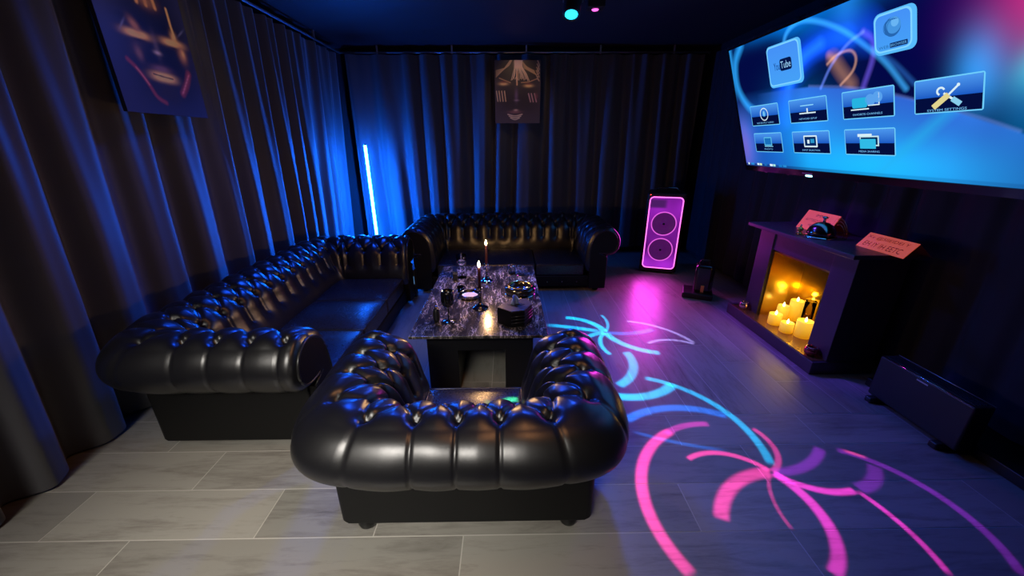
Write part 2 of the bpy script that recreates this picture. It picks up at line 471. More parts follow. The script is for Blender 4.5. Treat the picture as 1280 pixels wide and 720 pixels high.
    b.prism([(-hw,yf_),(-hw,-ubB+.035),(-hw+.010,-ubB+.010),(-hw+.035,-ubB),(hw-.035,-ubB),(hw-.010,-ubB+.010),(hw,-ubB+.035),(hw,yf_),(iw,yf_),(iw,-.075),(-iw,-.075),(-iw,yf_)], .048, .22+.20*hs)
    b.box(-iw+.001, iw-.001, -.074, yf_-.001, .048, .165)
    b.build('base', M['leather_plain'], root, bevel=.012)
    # arm fronts: scroll-shaped panel with piping
    idx = np.linspace(6, nS-1, 54).astype(int)
    cu, cz = .175, .50
    for sg in (-1, 1):
        pts = []
        for j in idx:
            u_, z_ = pu[j]+sA*lean[j]-nu[j]*.030, pz[j]-nz[j]*.030
            pts.append((u_, z_))
        pts = [(.045,.04)] + pts + [(ub-.012,.22+.15*hs),(ub-.012,.04)]
        poly = [(sg*(W/2+u_), z_) for u_, z_ in pts]
        yb, yf = A-.05, A+.004
        m = MB(); n = len(poly)
        m.add([(px,yb,pz_) for px,pz_ in poly]+[(px,yf,pz_) for px,pz_ in poly], [tuple(range(n)), tuple(range(n,2*n))[::-1]]+[(i,n+i,n+(i+1)%n,(i+1)%n) for i in range(n)])
        pa = m.build('arm_front', M['leather_plain'], root, bevel=.008, seg=2)
        pp = [(px,yf-.002,pz_) for px,pz_ in poly[1:-1]]
        MB().tube(pp, .0065, 8).build('piping', M['piping'], pa)
    # seat cushions
    cw = W/cushions
    for i in range(cushions):
        xa = -W/2 + i*cw + .005; xb = xa + cw - .010
        nx_, ny_ = 15, 15
        ya, yb = -.03, A-.035
        gx = np.linspace(-1, 1, nx_); gy = np.linspace(-1, 1, ny_)
        cr = (1-np.abs(gx[:,None])**3)*(1-np.abs(gy[None,:])**3)
        XX = (xa+xb)/2 + gx[:,None]*(xb-xa)/2 + 0*cr; YY = (ya+yb)/2 + gy[None,:]*(yb-ya)/2 + 0*cr
        top = seatz - .014 + .026*cr; bot = .166 + 0*cr
        m = MB(); v1 = np.stack([XX,YY,top],-1).reshape(-1,3); v2 = np.stack([XX,YY,bot],-1).reshape(-1,3)
        ii = np.arange(nx_*ny_).reshape(nx_,ny_); N_ = nx_*ny_
        f = np.stack([ii[:-1,:-1],ii[1:,:-1],ii[1:,1:],ii[:-1,1:]],-1).reshape(-1,4)
        fs = [tuple(q) for q in f] + [tuple(q[::-1]+N_) for q in f]
        ring = list(ii[:,0])+list(ii[-1,1:])+list(ii[::-1,-1][1:])+list(ii[0,::-1][1:-1])
        for q in range(len(ring)):
            a_, b_ = ring[q], ring[(q+1)%len(ring)]; fs.append((a_, a_+N_, b_+N_, b_))
        m.add(v1.tolist()+v2.tolist(), fs)
        c_ = m.build('seat_cushion', M['leather_seat'], root, bevel=.016, seg=3)
        rp = [tuple(v1[q]) for q in ring]
        inset = [((p[0]-(xa+xb)/2)*.985+(xa+xb)/2, (p[1]-(ya+yb)/2)*.985+(ya+yb)/2, p[2]-.003) for p in rp]
        MB().tube(inset, .005, 6, closed=True).build('piping', M['piping'], c_)
    # front rail nail heads
    if front_nails:
        nb = int(W/.14)
        for i in range(nb):
            o = MB().lathe([(0,.004),(.005,.0032),(.0085,0),(0,-.001)], 10).build('nail_head', M['nail'], root)
            o.location = (-W/2 + (i+.5)*W/nb, A-.030, .10); o.rotation_euler = (-PI/2, 0, 0)
    # bun feet
    for sx in (-1, 1):
        for yy in (-ubB+.045, A-.08):
            MB().lathe([(0,0),(.026,0),(.035,.010),(.038,.024),(.035,.040),(.026,.050),(0,.050)], 18, (sx*(hw-.09), yy, 0)).build('foot', M['foot'], root)
    return root

chesterfield('chesterfield_armchair', (-.165, 1.27, 0), 0, .47, .36, .255, .215, .075,
             'black leather button-tufted armchair seen from behind, facing the marble-topped table', 'armchair', 1, .142, False, hs=.86, sA=.03, res=.006)
chesterfield('chesterfield_sofa', (-1.50, 2.495, 0), -PI/2, 1.53, .59, .22, .22, .06,
             'long black tufted leather sofa along the curtain wall, its seats lit blue', 'sofa', 3, .150, False, hs=.93, sA=.01, group='black tufted leather sofas')
chesterfield('chesterfield_sofa', (.03, 4.25, 0), PI, 1.50, .63, .22, .22, .02,
             'black tufted leather sofa against the end curtain, behind the candles on the table', 'sofa', 3, .150, True, group='black tufted leather sofas')

# ------------------------------------------------------------------ table
def marble():
    m, nt, b = newmat('dark_marble'); N = nt.nodes.new; L = nt.links.new
    tc = N('ShaderNodeTexCoord')
    mp = N('ShaderNodeMapping'); mp.inputs['Scale'].default_value = (2.6, .75, 1); mp.inputs['Rotation'].default_value = (0, 0, .25); L(tc.outputs['Object'], mp.inputs[0])
    def vein(scale, dist, lo, hi, seed):
        n = N('ShaderNodeTexNoise'); n.noise_dimensions = '4D'; n.inputs['W'].default_value = seed
        n.inputs['Scale'].default_value = scale; n.inputs['Detail'].default_value = 8; n.inputs['Roughness'].default_value = .62; n.inputs['Distortion'].default_value = dist
        L(mp.outputs[0], n.inputs['Vector'])
        s = N('ShaderNodeMath'); s.operation = 'SUBTRACT'; s.inputs[1].default_value = .5; L(n.outputs['Fac'], s.inputs[0])
        a = N('ShaderNodeMath'); a.operation = 'ABSOLUTE'; L(s.outputs[0], a.inputs[0])
        r = N('ShaderNodeMapRange'); r.inputs['From Min'].default_value = lo; r.inputs['From Max'].default_value = hi; r.inputs['To Min'].default_value = 1; r.inputs['To Max'].default_value = 0
        L(a.outputs[0], r.inputs['Value']); return r.outputs[0]
    v1 = vein(5, 1.6, .002, .018, 1.0); v2 = vein(9, 2.2, .001, .014, 4.0); cl = N('ShaderNodeTexNoise'); cl.inputs['Scale'].default_value = 6; cl.inputs['Detail'].default_value = 6; L(mp.outputs[0], cl.inputs['Vector'])
    msk = N('ShaderNodeMapRange'); msk.inputs['From Min'].default_value = .35; msk.inputs['From Max'].default_value = .62; L(cl.outputs['Fac'], msk.inputs['Value'])
    a = N('ShaderNodeMath'); a.operation = 'MULTIPLY_ADD'; L(v2, a.inputs[0]); a.inputs[1].default_value = .35; L(v1, a.inputs[2])
    c = N('ShaderNodeMath'); c.operation = 'MULTIPLY'; L(a.outputs[0], c.inputs[0]); L(msk.outputs[0], c.inputs[1]); c.use_clamp = True
    mx = N('ShaderNodeMixRGB'); mx.inputs[1].default_value = (.014, .013, .013, 1); mx.inputs[2].default_value = (.58, .52, .45, 1); L(c.outputs[0], mx.inputs[0])
    cloud = N('ShaderNodeMixRGB'); cloud.blend_type = 'ADD'; cloud.inputs[2].default_value = (.040, .036, .032, 1); L(msk.outputs[0], cloud.inputs[0]); L(mx.outputs[0], cloud.inputs[1])
    L(cloud.outputs[0], b.inputs['Base Color']); b.inputs['Roughness'].default_value = .17
    return m
M['marble'] = marble()
M['table_black'] = pbr('table_black', (.008, .008, .009), .4, bump=.05)
TZ = .43
tb = empty('coffee_table', (-.165, 2.515, 0))
tag(tb, 'low rectangular coffee table with white-veined black marble top on a black open base', 'table')
MB().box(-.387, .387, -.645, .645, .412, TZ).build('table_top', M['marble'], tb, bevel=.003, seg=2)
MB().box(-.34, .34, -.60, .60, .392, .412).build('top_frame', M['table_black'], tb)
m = MB(); m.box(-.31, -.132, -.55, .55, 0, .392); m.box(.148, .31, -.55, .55, 0, .392); m.box(-.132, .148, -.55, .55, .285, .392)
m.build('base', M['table_black'], tb)

def thing(name, loc, label, cat, rz=0, group=None): return tag(empty(name, loc, rz), label, cat, group)

# candlesticks and tapers
def candlestick(x, y, mat, h, label):
    t = thing('candlestick', (x, y, TZ), label, 'candlestick', group='candlesticks on the marble table')
    MB().lathe([(0,0),(.050,0),(.052,.004),(.047,.010),(.034,.016),(.022,.026),(.013,.036),(.009,.044),(0,.046)], 36).build('foot', mat, t)
    pr = [(0,.040),(.008,.042)]
    n = 4
    for i in range(n):
        z = .046 + i*(h-.052)/n; dz = (h-.052)/n
        pr += [(.007,z),(.012,z+dz*.35),(.0125,z+dz*.55),(.007,z+dz*.92)]
    MB().lathe(pr+[(.0,h-.004)], 20).build('stem', mat, t)
    MB().lathe([(0,h-.006),(.012,h-.004),(.016,h+.006),(.017,h+.018),(.0145,h+.018),(.0125,h+.003),(0,h+.002)], 24).build('socket', mat, t)
def taper(x, y, z, L_, label):
    t = thing('taper_candle', (x, y, z), label, 'candle', group='lit taper candles on the marble table')
    MB().lathe([(0,0),(.0108,0),(.0105,L_*.5),(.0095,L_-.004),(.007,L_),(.003,L_-.003),(0,L_-.003)], 18).build('wax', M['dark_wax'], t)
    MB().tube([(0,0,L_-.003),(.001,0,L_+.006),(.003,0,L_+.012)], .0012, 6).build('wick', M['wick'], t)
    MB().lathe([(0,L_+.003),(.0055,L_+.008),(.0085,L_+.016),(.0075,L_+.025),(.004,L_+.036),(0,L_+.046)], 14).build('flame', M['flame'], t)
candlestick(-.178, 2.25, M['dark_chrome'], .125, 'turned chrome candlestick nearest the tissue box on the marble table')
taper(-.178, 2.25, TZ+.128, .145, 'dark lit taper candle standing nearer the armchair')
candlestick(-.160, 2.76, M['chrome'], .125, 'turned chrome candlestick farther along the table, nearer the end sofa')
taper(-.160, 2.76, TZ+.128, .155, 'lit taper candle farther along the table, nearer the end sofa')

# glassware
t = thing('goblet', (-.352, 2.055, TZ), 'tall black stemmed goblet at the near left of the marble table', 'goblet')
MB().lathe([(0,0),(.042,0),(.043,.003),(.030,.007),(.010,.012),(.005,.02),(0,.021)], 32).build('foot', M['black_gloss'], t)
MB().lathe([(0,.015),(.005,.018),(.0045,.06),(.005,.096),(0,.098)], 14).build('stem', M['black_gloss'], t)
MB().lathe([(0,.094),(.012,.095),(.030,.105),(.038,.122),(.040,.150),(.038,.185),(.036,.198),(.034,.198),(.036,.150),(.034,.124),(.026,.109),(0,.102)], 36).build('bowl', M['black_gloss'], t)
t = thing('shaker', (-.425, 2.06, TZ), 'small black oval shaker standing close beside the black goblet', 'shaker')
MB().lathe([(0,0),(.014,0),(.019,.012),(.021,.045),(.018,.075),(.010,.086),(0,.088)], 28).build('body', M['black_plastic'], t)
MB().lathe([(0,.083),(.010,.084),(.009,.094),(.004,.099),(0,.0995)], 20).build('cap', M['dark_chrome'], t)
t = thing('wine_glass', (-.362, 2.86, TZ), 'clear stemmed glass at the far left corner of the marble table', 'glass')
MB().lathe([(0,0),(.038,0),(.039,.003),(.02,.007),(.006,.014),(.0045,.05),(.0045,.078),(.012,.090),(.032,.108),(.039,.135),(.040,.186),(.0385,.186),(.0375,.137),(.030,.112),(.010,.096),(0,.094)], 32).build('bowl', M['glass'], t)
t = thing('lighter', (-.405, 2.78, TZ), 'small upright dark lighter in front of the clear stemmed glass', 'lighter')
MB().box(-.019,.019,-.008,.008,0,.052).build('case', M['black_plastic'], t, bevel=.004)
lid = MB().box(-.019,.019,-.008,.008,.053,.078).build('lid', M['dark_chrome'], t, bevel=.004)
t = thing('ashtray', (-.262, 2.44, TZ), 'octagonal glass ashtray with a pale bottom, between goblet and candlestick', 'ashtray')
oc = lambda r, z: [(r*math.cos(PI/8+k*PI/4), r*math.sin(PI/8+k*PI/4), z) for k in range(8)]
m = MB(); prof8 = [(.060,0),(.078,.010),(.082,.030),(.074,.032),(.060,.014)]
vs = []; fs = []
for r_, z_ in prof8: vs += oc(r_, z_)
for i in range(4):
    for k in range(8): fs.append((i*8+k, i*8+(k+1)%8, (i+1)*8+(k+1)%8, (i+1)*8+k))
fs.append(tuple(range(8))[::-1]); fs.append(tuple(32+k for k in range(8)))
m.add(vs, fs).build('dish', M['dark_chrome'], t, bevel=.003, seg=2)
m = MB(); m.add(oc(.058, .0155), [tuple(range(8))]).build('bottom_plate', M['white_dish'], t)
t = thing('shot_glass', (-.335, 2.52, TZ), 'tiny clear shot glass behind the octagonal ashtray', 'glass')
MB().lathe([(0,0),(.018,0),(.020,.004),(.025,.05),(.0235,.05),(.019,.010),(0,.008)], 24).build('cup', M['glass'], t)
for q,(x, y, lab) in enumerate([(.035, 2.93, 'small clear cut-glass tumbler at the far edge of the table, nearer the candles'), (.105, 2.90, 'small clear cut-glass tumbler at the far right corner of the table')]):
    t = thing('tumbler', (x, y, TZ), lab, 'glass', group='small clear tumblers at the far end of the table')
    MB().lathe([(0,0),(.026,0),(.029,.005),(.032,.075),(.030,.076),(.027,.014),(0,.012)], 10, smooth=False).build('cup', M['glass'], t)
    MB().lathe([(.0315,.073),(.033,.075),(.0325,.078),(.030,.077)], 28).build('rim', M['chrome'], t)
t = thing('round_ashtray', (.085, 2.50, TZ), 'wide round black ashtray with a gold rim around its well', 'ashtray')
MB().lathe([(0,.002),(.085,.002),(.100,.010),(.112,.030),(.108,.050),(.092,.064),(.078,.068),(.074,.062),(.070,.034),(.0,.030)], 56).build('bowl', M['black_gloss'], t)
MB().lathe([(.073,.062),(.078,.0695),(.084,.069),(.088,.0655),(.080,.0655)], 56).build('gold_rim', M['gold'], t)
MB().lathe([(.094,.0),(.106,.0),(.108,.006),(.1015,.010),(.094,.006)], 56).build('base_ring', M['chrome'], t)
# tissue box
t = thing('tissue_box', (.04, 2.065, TZ), 'black leather tissue box with pointed corner and pale tissue tuft', 'tissue box')
poly = [(-.105,-.035),(-.02,-.105),(.055,-.085),(.105,.01),(.075,.095),(-.01,.085)]
M['tissue_leather'] = pbr('tissue_leather', (.06, .05, .045), .35, bump=.25, bscale=160)
M['tissue'] = pbr('tissue', (.22, .30, .50), .8)
MB().prism(poly, 0, .098).build('case', M['leather_plain'], t, bevel=.006)
MB().prism([(x*.985, y*.985) for x, y in poly], .098, .104).build('lid', M['tissue_leather'], t, bevel=.003)
for k in range(4):
    pass
m = MB()
for zz in (.03, .05, .07): m.tube([(-.021,-.1068,zz),(.056,-.0868,zz),(.1065,.009,zz)], .0022, 6)
m.build('side_piping', M['piping'], t)
MB().prism([(-.045,-.005),(.005,-.04),(.06,.0),(.01,.03)], .104, .1052).build('slot', M['table_black'], t)
gx, gy = np.meshgrid(np.linspace(-1,1,17), np.linspace(0,1,13), indexing='ij')
tX = .005 + gx*.030*(1-gy*.35) + .008*gy*np.sin(gx*4); tY = -.004 + .016*np.sin(gx*5.2+gy*2)*(.4+gy*.8) + gx*.010
tZz = .1052 + gy*(.042 + .012*np.cos(gx*2.3+.5) - .012*gx)
ts = grid_obj('tissue_tuft', tX, tY, tZz, M['tissue'], t)
ts.modifiers.new('s', 'SOLIDIFY').thickness = .0012

# ------------------------------------------------------------------ LED stick in the corner
t = thing('led_light_stick', (-1.66, 4.78, 0), 'glowing blue light tube standing upright in the corner behind the sofas', 'lamp')
MB().lathe([(0,0),(.085,0),(.088,.006),(.080,.014),(.02,.020),(0,.021)], 36).build('base', M['black_plastic'], t)
MB().lathe([(0,.016),(.020,.018),(.020,.115),(.016,.12),(0,.12)], 20).build('holder', M['black_plastic'], t)
MB().lathe([(0,.118),(.0155,.118),(.0155,1.405),(.012,1.415),(0,1.417)], 20).build('tube', M['led_blue'], t)
MB().lathe([(0,1.412),(.017,1.412),(.017,1.425),(.012,1.43),(0,1.43)], 20).build('cap', M['black_plastic'], t)
# gap item
t = thing('carton', (-.945, 3.555, 0), 'small dark carton with bright label on the floor in the gap between sofas', 'box')
MB().box(-.040,.040,-.035,.035,0,.28).build('body', M['black_plastic'], t, bevel=.004)
M['label_blue'] = pbr('blue_glow_label', (.55, .75, .85), .5, emit=(.05, .4, .9), estr=.35)  # sticker is no lamp: emission stands in for blue light falling on it
MB().box(-.026,.030,-.0362,-.0352,.135,.215).build('label_sticker', M['label_blue'], t)
MB().tube([(-.025,0,.28),(-.022,0,.32),(.0,0,.335),(.022,0,.32),(.025,0,.28)], .004, 8).build('handle', M['chrome'], t)

# ------------------------------------------------------------------ posters
def paint_grid(nu, nv):
    u, v = np.meshgrid(np.linspace(0, 1, nu), np.linspace(0, 1, nv), indexing='ij'); return u, v
def blob(u, v, cu, cv, su, sv, rot=0.0, p=2):
    c, s = math.cos(rot), math.sin(rot); a = (u-cu)*c+(v-cv)*s; b = -(u-cu)*s+(v-cv)*c
    return np.exp(-((np.abs(a/su))**p+(np.abs(b/sv))**p))
def stroke(u, v, pts, w, asp=1.0, soft=.5):
    d = np.full(u.shape, 9.)
    for (a, b), (c, e) in zip(pts[:-1], pts[1:]):
        vx, vy = c-a, (e-b)*asp; px, py = u-a, (v-b)*asp
        q = np.clip((px*vx+py*vy)/(vx*vx+vy*vy+1e-12), 0, 1); d = np.minimum(d, np.hypot(px-q*vx, py-q*vy))
    return 1-np.clip((d-w*(1-soft))/(w*soft*2), 0, 1)
def over(C, mask, col, k=1.0): m_ = np.clip(mask*k, 0, 1)[..., None]; return C*(1-m_)+np.array(col)*m_
def smooth_poly(pts, n=12):
    P = [np.array(p, float) for p in pts]; P = [2*P[0]-P[1]]+P+[2*P[-1]-P[-2]]; out = []
    for i in range(1, len(P)-2):
        for f in np.linspace(0, 1, n, endpoint=(i == len(P)-3)):
            p0, p1, p2, p3 = P[i-1], P[i], P[i+1], P[i+2]
            out.append(tuple(.5*((2*p1)+(-p0+p2)*f+(2*p0-5*p1+4*p2-p3)*f*f+(-p0+3*p1-3*p2+p3)*f**3)))
    return out
M['print'] = attr_print('poster_print', .45)
M['poster_edge'] = pbr('poster_edge', (.02, .02, .03), .5)

def poster(loc, rz, w, h, C, label, gain=1.3):
    t = thing('face_poster', loc, label, 'poster', rz, group='posters of gold-painted faces')
    MB().box(-w/2, w/2, .0015, .022, 0, h).build('backing_panel', M['poster_edge'], t, bevel=.002, seg=2)
    nu, nv, _ = C.shape
    u, v = np.meshgrid(np.linspace(-w/2, w/2, nu), np.linspace(0, h, nv), indexing='ij')
    grid_obj('printed_face', u, 0*u, v, M['print'], t, col=np.clip(C*gain, 0, .95))

GOLD, GOLDD, RED = (.95, .47, .10), (.42, .17, .05), (.34, .05, .035)
u, v = paint_grid(150, 196)
A_ = 1.3
C = np.zeros(u.shape+(3,)) + np.array([.032, .030, .055])
C = over(C, blob(u, v, .55, .62, .40, .58, 0, 4), (.008, .006, .008))
C = over(C, blob(u, v, .31, .40, .10, .045, .3), (.05, .030, .025), .9)
C = over(C, blob(u, v, .54, .44, .030, .075), (.10, .070, .065)); C = over(C, blob(u, v, .535, .395, .04, .012), (.55, .38, .28))
C = over(C, blob(u, v, .53, .15, .16, .07), (.028, .018, .018))
for cu, cv, r in ((.35, .478, .0), (.77, .485, .0)):
    C = over(C, blob(u, v, cu, cv, .125, .023, r, 2.4), GOLD, 1.5)
    C = over(C, blob(u, v, cu+.01, cv-.032, .11, .010, r), (.004, .003, .003), 1)
    C = over(C, blob(u, v, cu, cv+.085, .14, .020, 0), (.003, .002, .003), .9)
C = over(C, blob(u, v, .355, .53, .05, .03, -.5), GOLDD, 1.2)
C = over(C, blob(u, v, .80, .525, .035, .035), GOLD, 1.0)
C = over(C, stroke(u, v, [(.80, .70), (.803, .60), (.812, .53)], .013, A_), GOLD)
C = over(C, blob(u, v, .225, .515, .05, .008, .7), (.22, .20, .22), .7); C = over(C, blob(u, v, .915, .57, .05, .007, .5), (.2, .2, .25), .7)
C = over(C, blob(u, v, .86, .425, .045, .050, -.3), GOLDD, 1.5); C = over(C, blob(u, v, .87, .43, .022, .025), GOLD, .9)
C = over(C, blob(u, v, .315, .365, .035, .04, .3), (.22, .10, .06), 1.1)
C = over(C, blob(u, v, .525, .295, .10, .020), (.20, .09, .08), 1.2)
C = over(C, blob(u, v, .53, .243, .135, .028, -.02, 2.6), GOLD, 1.5)
C = over(C, stroke(u, v, [(.41, .255), (.53, .247), (.64, .243)], .005, A_), (.06, .02, .01))
for x0_, x1_ in ((.50, .46), (.57, .56), (.64, .66)):
    C = over(C, stroke(u, v, smooth_poly([(x0_, .80), ((x0_+x1_)/2, .74), (x1_, .68)]), .018, A_), GOLD, .8)
C = over(C, blob(u, v, .575, .70, .10, .04), GOLDD, .7)
jaw = smooth_poly([(.169, .314), (.248, .263), (.32, .187), (.378, .11), (.467, .077)])
C = over(C, stroke(u, v, jaw, .016, A_, .8), RED, .85); C = over(C, stroke(u, v, jaw[10:26], .008, A_), (.62, .16, .10), .8)
jr = smooth_poly([(.875, .30), (.81, .225), (.72, .155)])
C = over(C, stroke(u, v, jr, .026, A_, .8), RED, .9)
for k in range(6): C = over(C, blob(u, v, .865-.027*k, .285-.024*k, .02, .007, .5), (.7, .22, .15), .8)
poster((-1.885, 2.38, 1.58), -PI/2 + PI, .545, .78, C, 'large tilted-looking dark poster of a face with gold eyelids and red jaw strokes')

u, v = paint_grid(130, 160); A_ = 1.22
C = np.zeros(u.shape+(3,)) + np.array([.085, .058, .050])
C = over(C, blob(u, v, .5, .55, .50, .40, 0, 4), (.030, .020, .018), .9)
C = over(C, blob(u, v, .5, .86, .6, .16, 0, 4), (.012, .008, .007), .9)
C = over(C, blob(u, v, .47, .45, .035, .10), (.16, .09, .12)); C = over(C, blob(u, v, .475, .375, .045, .014), (.3, .2, .2))
r2 = np.random.default_rng(5)
for k in range(15):
    x = .43+.012*k; C = over(C, stroke(u, v, smooth_poly([(x, 1.0), (x+.002, .9), (.40+.022*k+.01*r2.normal(), .80-.03*r2.random()), (.36+.028*k, .72-.05*r2.random())]), .0055, A_), (.85, .52, .26), .95)
C = over(C, blob(u, v, .51, .95, .085, .07, 0, 4), (.75, .46, .25), .9)
C = over(C, stroke(u, v, [(.48, .82), (.485, .62)], .014, A_), (.7, .40, .16))
for k in range(7):
    f = k/6
    C = over(C, stroke(u, v, smooth_poly([(.38-.04*f, 1.0), (.28-.1*f, .90-.05*f), (.03, .84-.10*f)]), .006, A_), (.55, .32, .12), .85)
    C = over(C, stroke(u, v, smooth_poly([(.60+.03*f, .98-.1*f), (.70+.06*f, .90-.07*f), (.86+.03*f, .84-.06*f)]), .006, A_), (.5, .28, .10), .85)
for k in range(5): C = over(C, stroke(u, v, [(.93-.01*k, .99-.05*k), (.97, .92-.06*k), (.92, .84-.03*k)], .009, A_), (.6, .36, .16), .8)
C = over(C, stroke(u, v, [(.10, .725), (.22, .69), (.34, .655)], .008, A_), (.5, .26, .10)); C = over(C, stroke(u, v, [(.58, .655), (.75, .665), (.94, .72)], .008, A_), (.5, .26, .10))
for cu, cv in ((.19, .635), (.74, .605)):
    C = over(C, blob(u, v, cu, cv, .085, .022), (.80, .46, .14), 1.3); C = over(C, blob(u, v, cu, cv+.028, .07, .016), (.25, .05, .03), .8)
for x in (.05, .105, .165, .225): C = over(C, stroke(u, v, [(x-.015, .52), (x+.012, .36)], .010, A_), (.75, .48, .20), .95)
for x in (.74, .80, .87): C = over(C, stroke(u, v, [(x, .48), (x+.045, .35)], .011, A_), (.62, .33, .24), .95)
C = over(C, blob(u, v, .91, .44, .035, .045), (.25, .07, .07), .8)
C = over(C, blob(u, v, .44, .185, .13, .022), (.30, .12, .09)); C = over(C, blob(u, v, .46, .215, .045, .014), (.75, .45, .25))
for cv, hw in ((.135, .16), (.105, .13), (.075, .10)): C = over(C, stroke(u, v, smooth_poly([(.44-hw, cv+.012), (.44, cv-.014), (.44+hw, cv+.012)]), .010, A_), (.85, .55, .28), .95)
poster((.135, 5.0, 1.655), 0, .535, .665, C, 'small brown poster of a face with gold cheek stripes on the end curtain')

# ------------------------------------------------------------------ television
TVA = R(21); TVW, TVH = 2.20, .965
tv = empty('television', (2.2, 3.62, 1.235)); tag(tv, 'large wall television showing a blue app menu above the fireplace', 'television')
# local frame: x along the screen (towards the viewer), z up the screen, y out of the screen
tv.rotation_euler = Matrix(((0, math.cos(TVA), -math.sin(TVA)), (-1, 0, 0), (0, math.sin(TVA), math.cos(TVA)))).to_euler()
u, v = np.meshgrid(np.linspace(0, TVW, 400), np.linspace(0, TVH, 180), indexing='ij')
C = np.zeros(u.shape+(3,)) + np.array([.0008, .003, .055])
def glow(C, mask, col, k=1.0): return C + np.clip(mask*k, 0, 1)[..., None]*np.array(col)
def S_(pts, w, soft=.8): return stroke(u, v, smooth_poly(pts), w, 1.0, soft)
C = glow(C, blob(u, v, .95, .97, .45, .10), (.0, .10, .40)); C = glow(C, blob(u, v, 1.17, .98, .10, .20), (.01, .12, .36))
C = glow(C, blob(u, v, .55, .98, .4, .07), (.0, .10, .40))
C = over(C, blob(u, v, .36, .70, .27, .26, 0, 5), (.0007, .003, .055), 1)
C = over(C, blob(u, v, 1.5, .72, .30, .22, .2, 3), (.0010, .0015, .065), .8)
C = glow(C, S_([(.52, .40), (.62, .60), (.76, .73), (.95, .785), (1.12, .80), (1.27, .79)], .085, .7), (.003, .05, .62))
C = glow(C, S_([(.60, .35), (.66, .60), (.78, .735), (.96, .80)], .03, .9), (.01, .10, .45))
C = over(C, blob(u, v, 1.05, .62, .20, .13, 0, 4), (.001, .003, .05), .9)
C = glow(C, S_([(1.05, .70), (1.10, .62), (1.16, .54)], .036, .8), (.22, .10, .04)); C = glow(C, S_([(1.02, .725), (1.05, .70)], .018, .8), (.25, .10, .02))
hz = np.interp(u, [0, .6, .837, 1.172, 1.429, 1.616, 1.776, 1.961, 2.2], [.60, .585, .573, .519, .449, .39, .322, .245, .13])
below = np.clip((hz - v)/.012, 0, 1)
C = glow(C, S_([(.56, .36), (.62, .55), (.72, .69), (.86, .765), (1.02, .795), (1.15, .79)], .050, .8), (.002, .05, .55)); g = np.clip((hz-v)/.5, 0, 1)
low = np.stack([.012+.018*(1-g), .13+.19*g, .66+.16*g], -1)
low = low*(1-.55*np.clip((u-1.7)/.5, 0, 1))[..., None]
lm = below*np.clip((u-.28)/.5, 0, 1)
C = C*(1-lm[..., None]) + low*lm[..., None]
C = over(C, np.clip((.62-v)/.3, 0, 1)*np.clip((.75-u)/.3, 0, 1), (.012, .13, .62), .85)
C = glow(C, S_([(.84, .573), (1.172, .519), (1.43, .449), (1.78, .322), (1.96, .245)], .007), (.05, .08, .25))
C = glow(C, blob(u, v, .70, .33, .28, .25), (.0, .10, .30)); C = glow(C, blob(u, v, 1.35, .08, .5, .14), (.0, .22, .30))
C = over(C, np.clip(1-np.abs((v-.161)-(u-1.48)*.88)/.07, 0, 1)*below, (.02, .45, .85), .5)
lc = smooth_poly([(.17, .97), (.06, .85), (.045, .664), (.16, .50), (.34, .42)])
C = glow(C, stroke(u, v, lc, .028, 1, .9), (.02, .30, .75)); C = over(C, np.clip((.05-u)/.04, 0, 1)*np.clip((v-.55)/.2, 0, 1), (.02, .28, .75), 1)
C = glow(C, blob(u, v, .03, .20, .13, .20), (.10, .06, .25))
C = over(C, blob(u, v, .02, .16, .07, .16), (.18, .13, .60), .7)
C = glow(C, S_([(.63, .75), (.666, .907), (.787, .964), (.939, .933), (1.125, .836), (1.286, .706), (1.39, .606), (1.486, .474)], .013), (.03, .26, .62))
C = glow(C, S_([(.936, .547), (1.032, .665), (1.154, .755), (1.259, .793)], .008), (.08, .14, .55))
C = glow(C, S_([(1.259, .793), (1.312, .739), (1.307, .648), (1.243, .514)], .014), (.08, .05, .40))
C = glow(C, S_([(1.318, .699), (1.433, .598), (1.527, .494)], .012), (.01, .06, .22))
C = glow(C, S_([(1.003, .678), (1.077, .715), (1.169, .72), (1.205, .675), (1.179, .609), (1.09, .545)], .0065), (.40, .20, .12))
C = glow(C, blob(u, v, 2.02, .78, .16, .22), (.62, .02, .16)); C = glow(C, blob(u, v, 1.80, .74, .16, .16), (.03, .0, .05))
C = glow(C, blob(u, v, 1.80, .50, .09, .15, 0, 2), (.02, .30, .80)); C = glow(C, blob(u, v, 2.02, .50, .10, .07, .8), (.0, .40, .40)); C = glow(C, blob(u, v, 1.98, .40, .10, .2), (.0, .12, .3))
C = over(C, np.clip((.022-(v-.05*0))/.004, 0, 1)*np.clip((2.0-u)/2, .3, 1), (.004, .02, .12), .8)
M['screen'] = attr_emis('screen_glow', 1.0)
scr = grid_obj('screen', u, 0*u + .004, v, M['screen'], tv, col=np.clip(C, 0, 1), flip=False)
m = MB(); b_ = .014
m.box(-b_, TVW+b_, -.045, .0015, -.045, TVH+b_)
m.build('housing', M['black_plastic'], tv, bevel=.004)
m = MB()
m.box(-b_, TVW+b_, .0, .010, -.045, 0); m.box(-b_, TVW+b_, .0, .010, TVH, TVH+b_); m.box(-b_, 0, .0, .010, 0, TVH); m.box(TVW, TVW+b_, 0, .010, 0, TVH)
m.build('bezel', M['black_gloss'], tv)
M['flat'] = attr_emis('screen_graphics', 1.0)
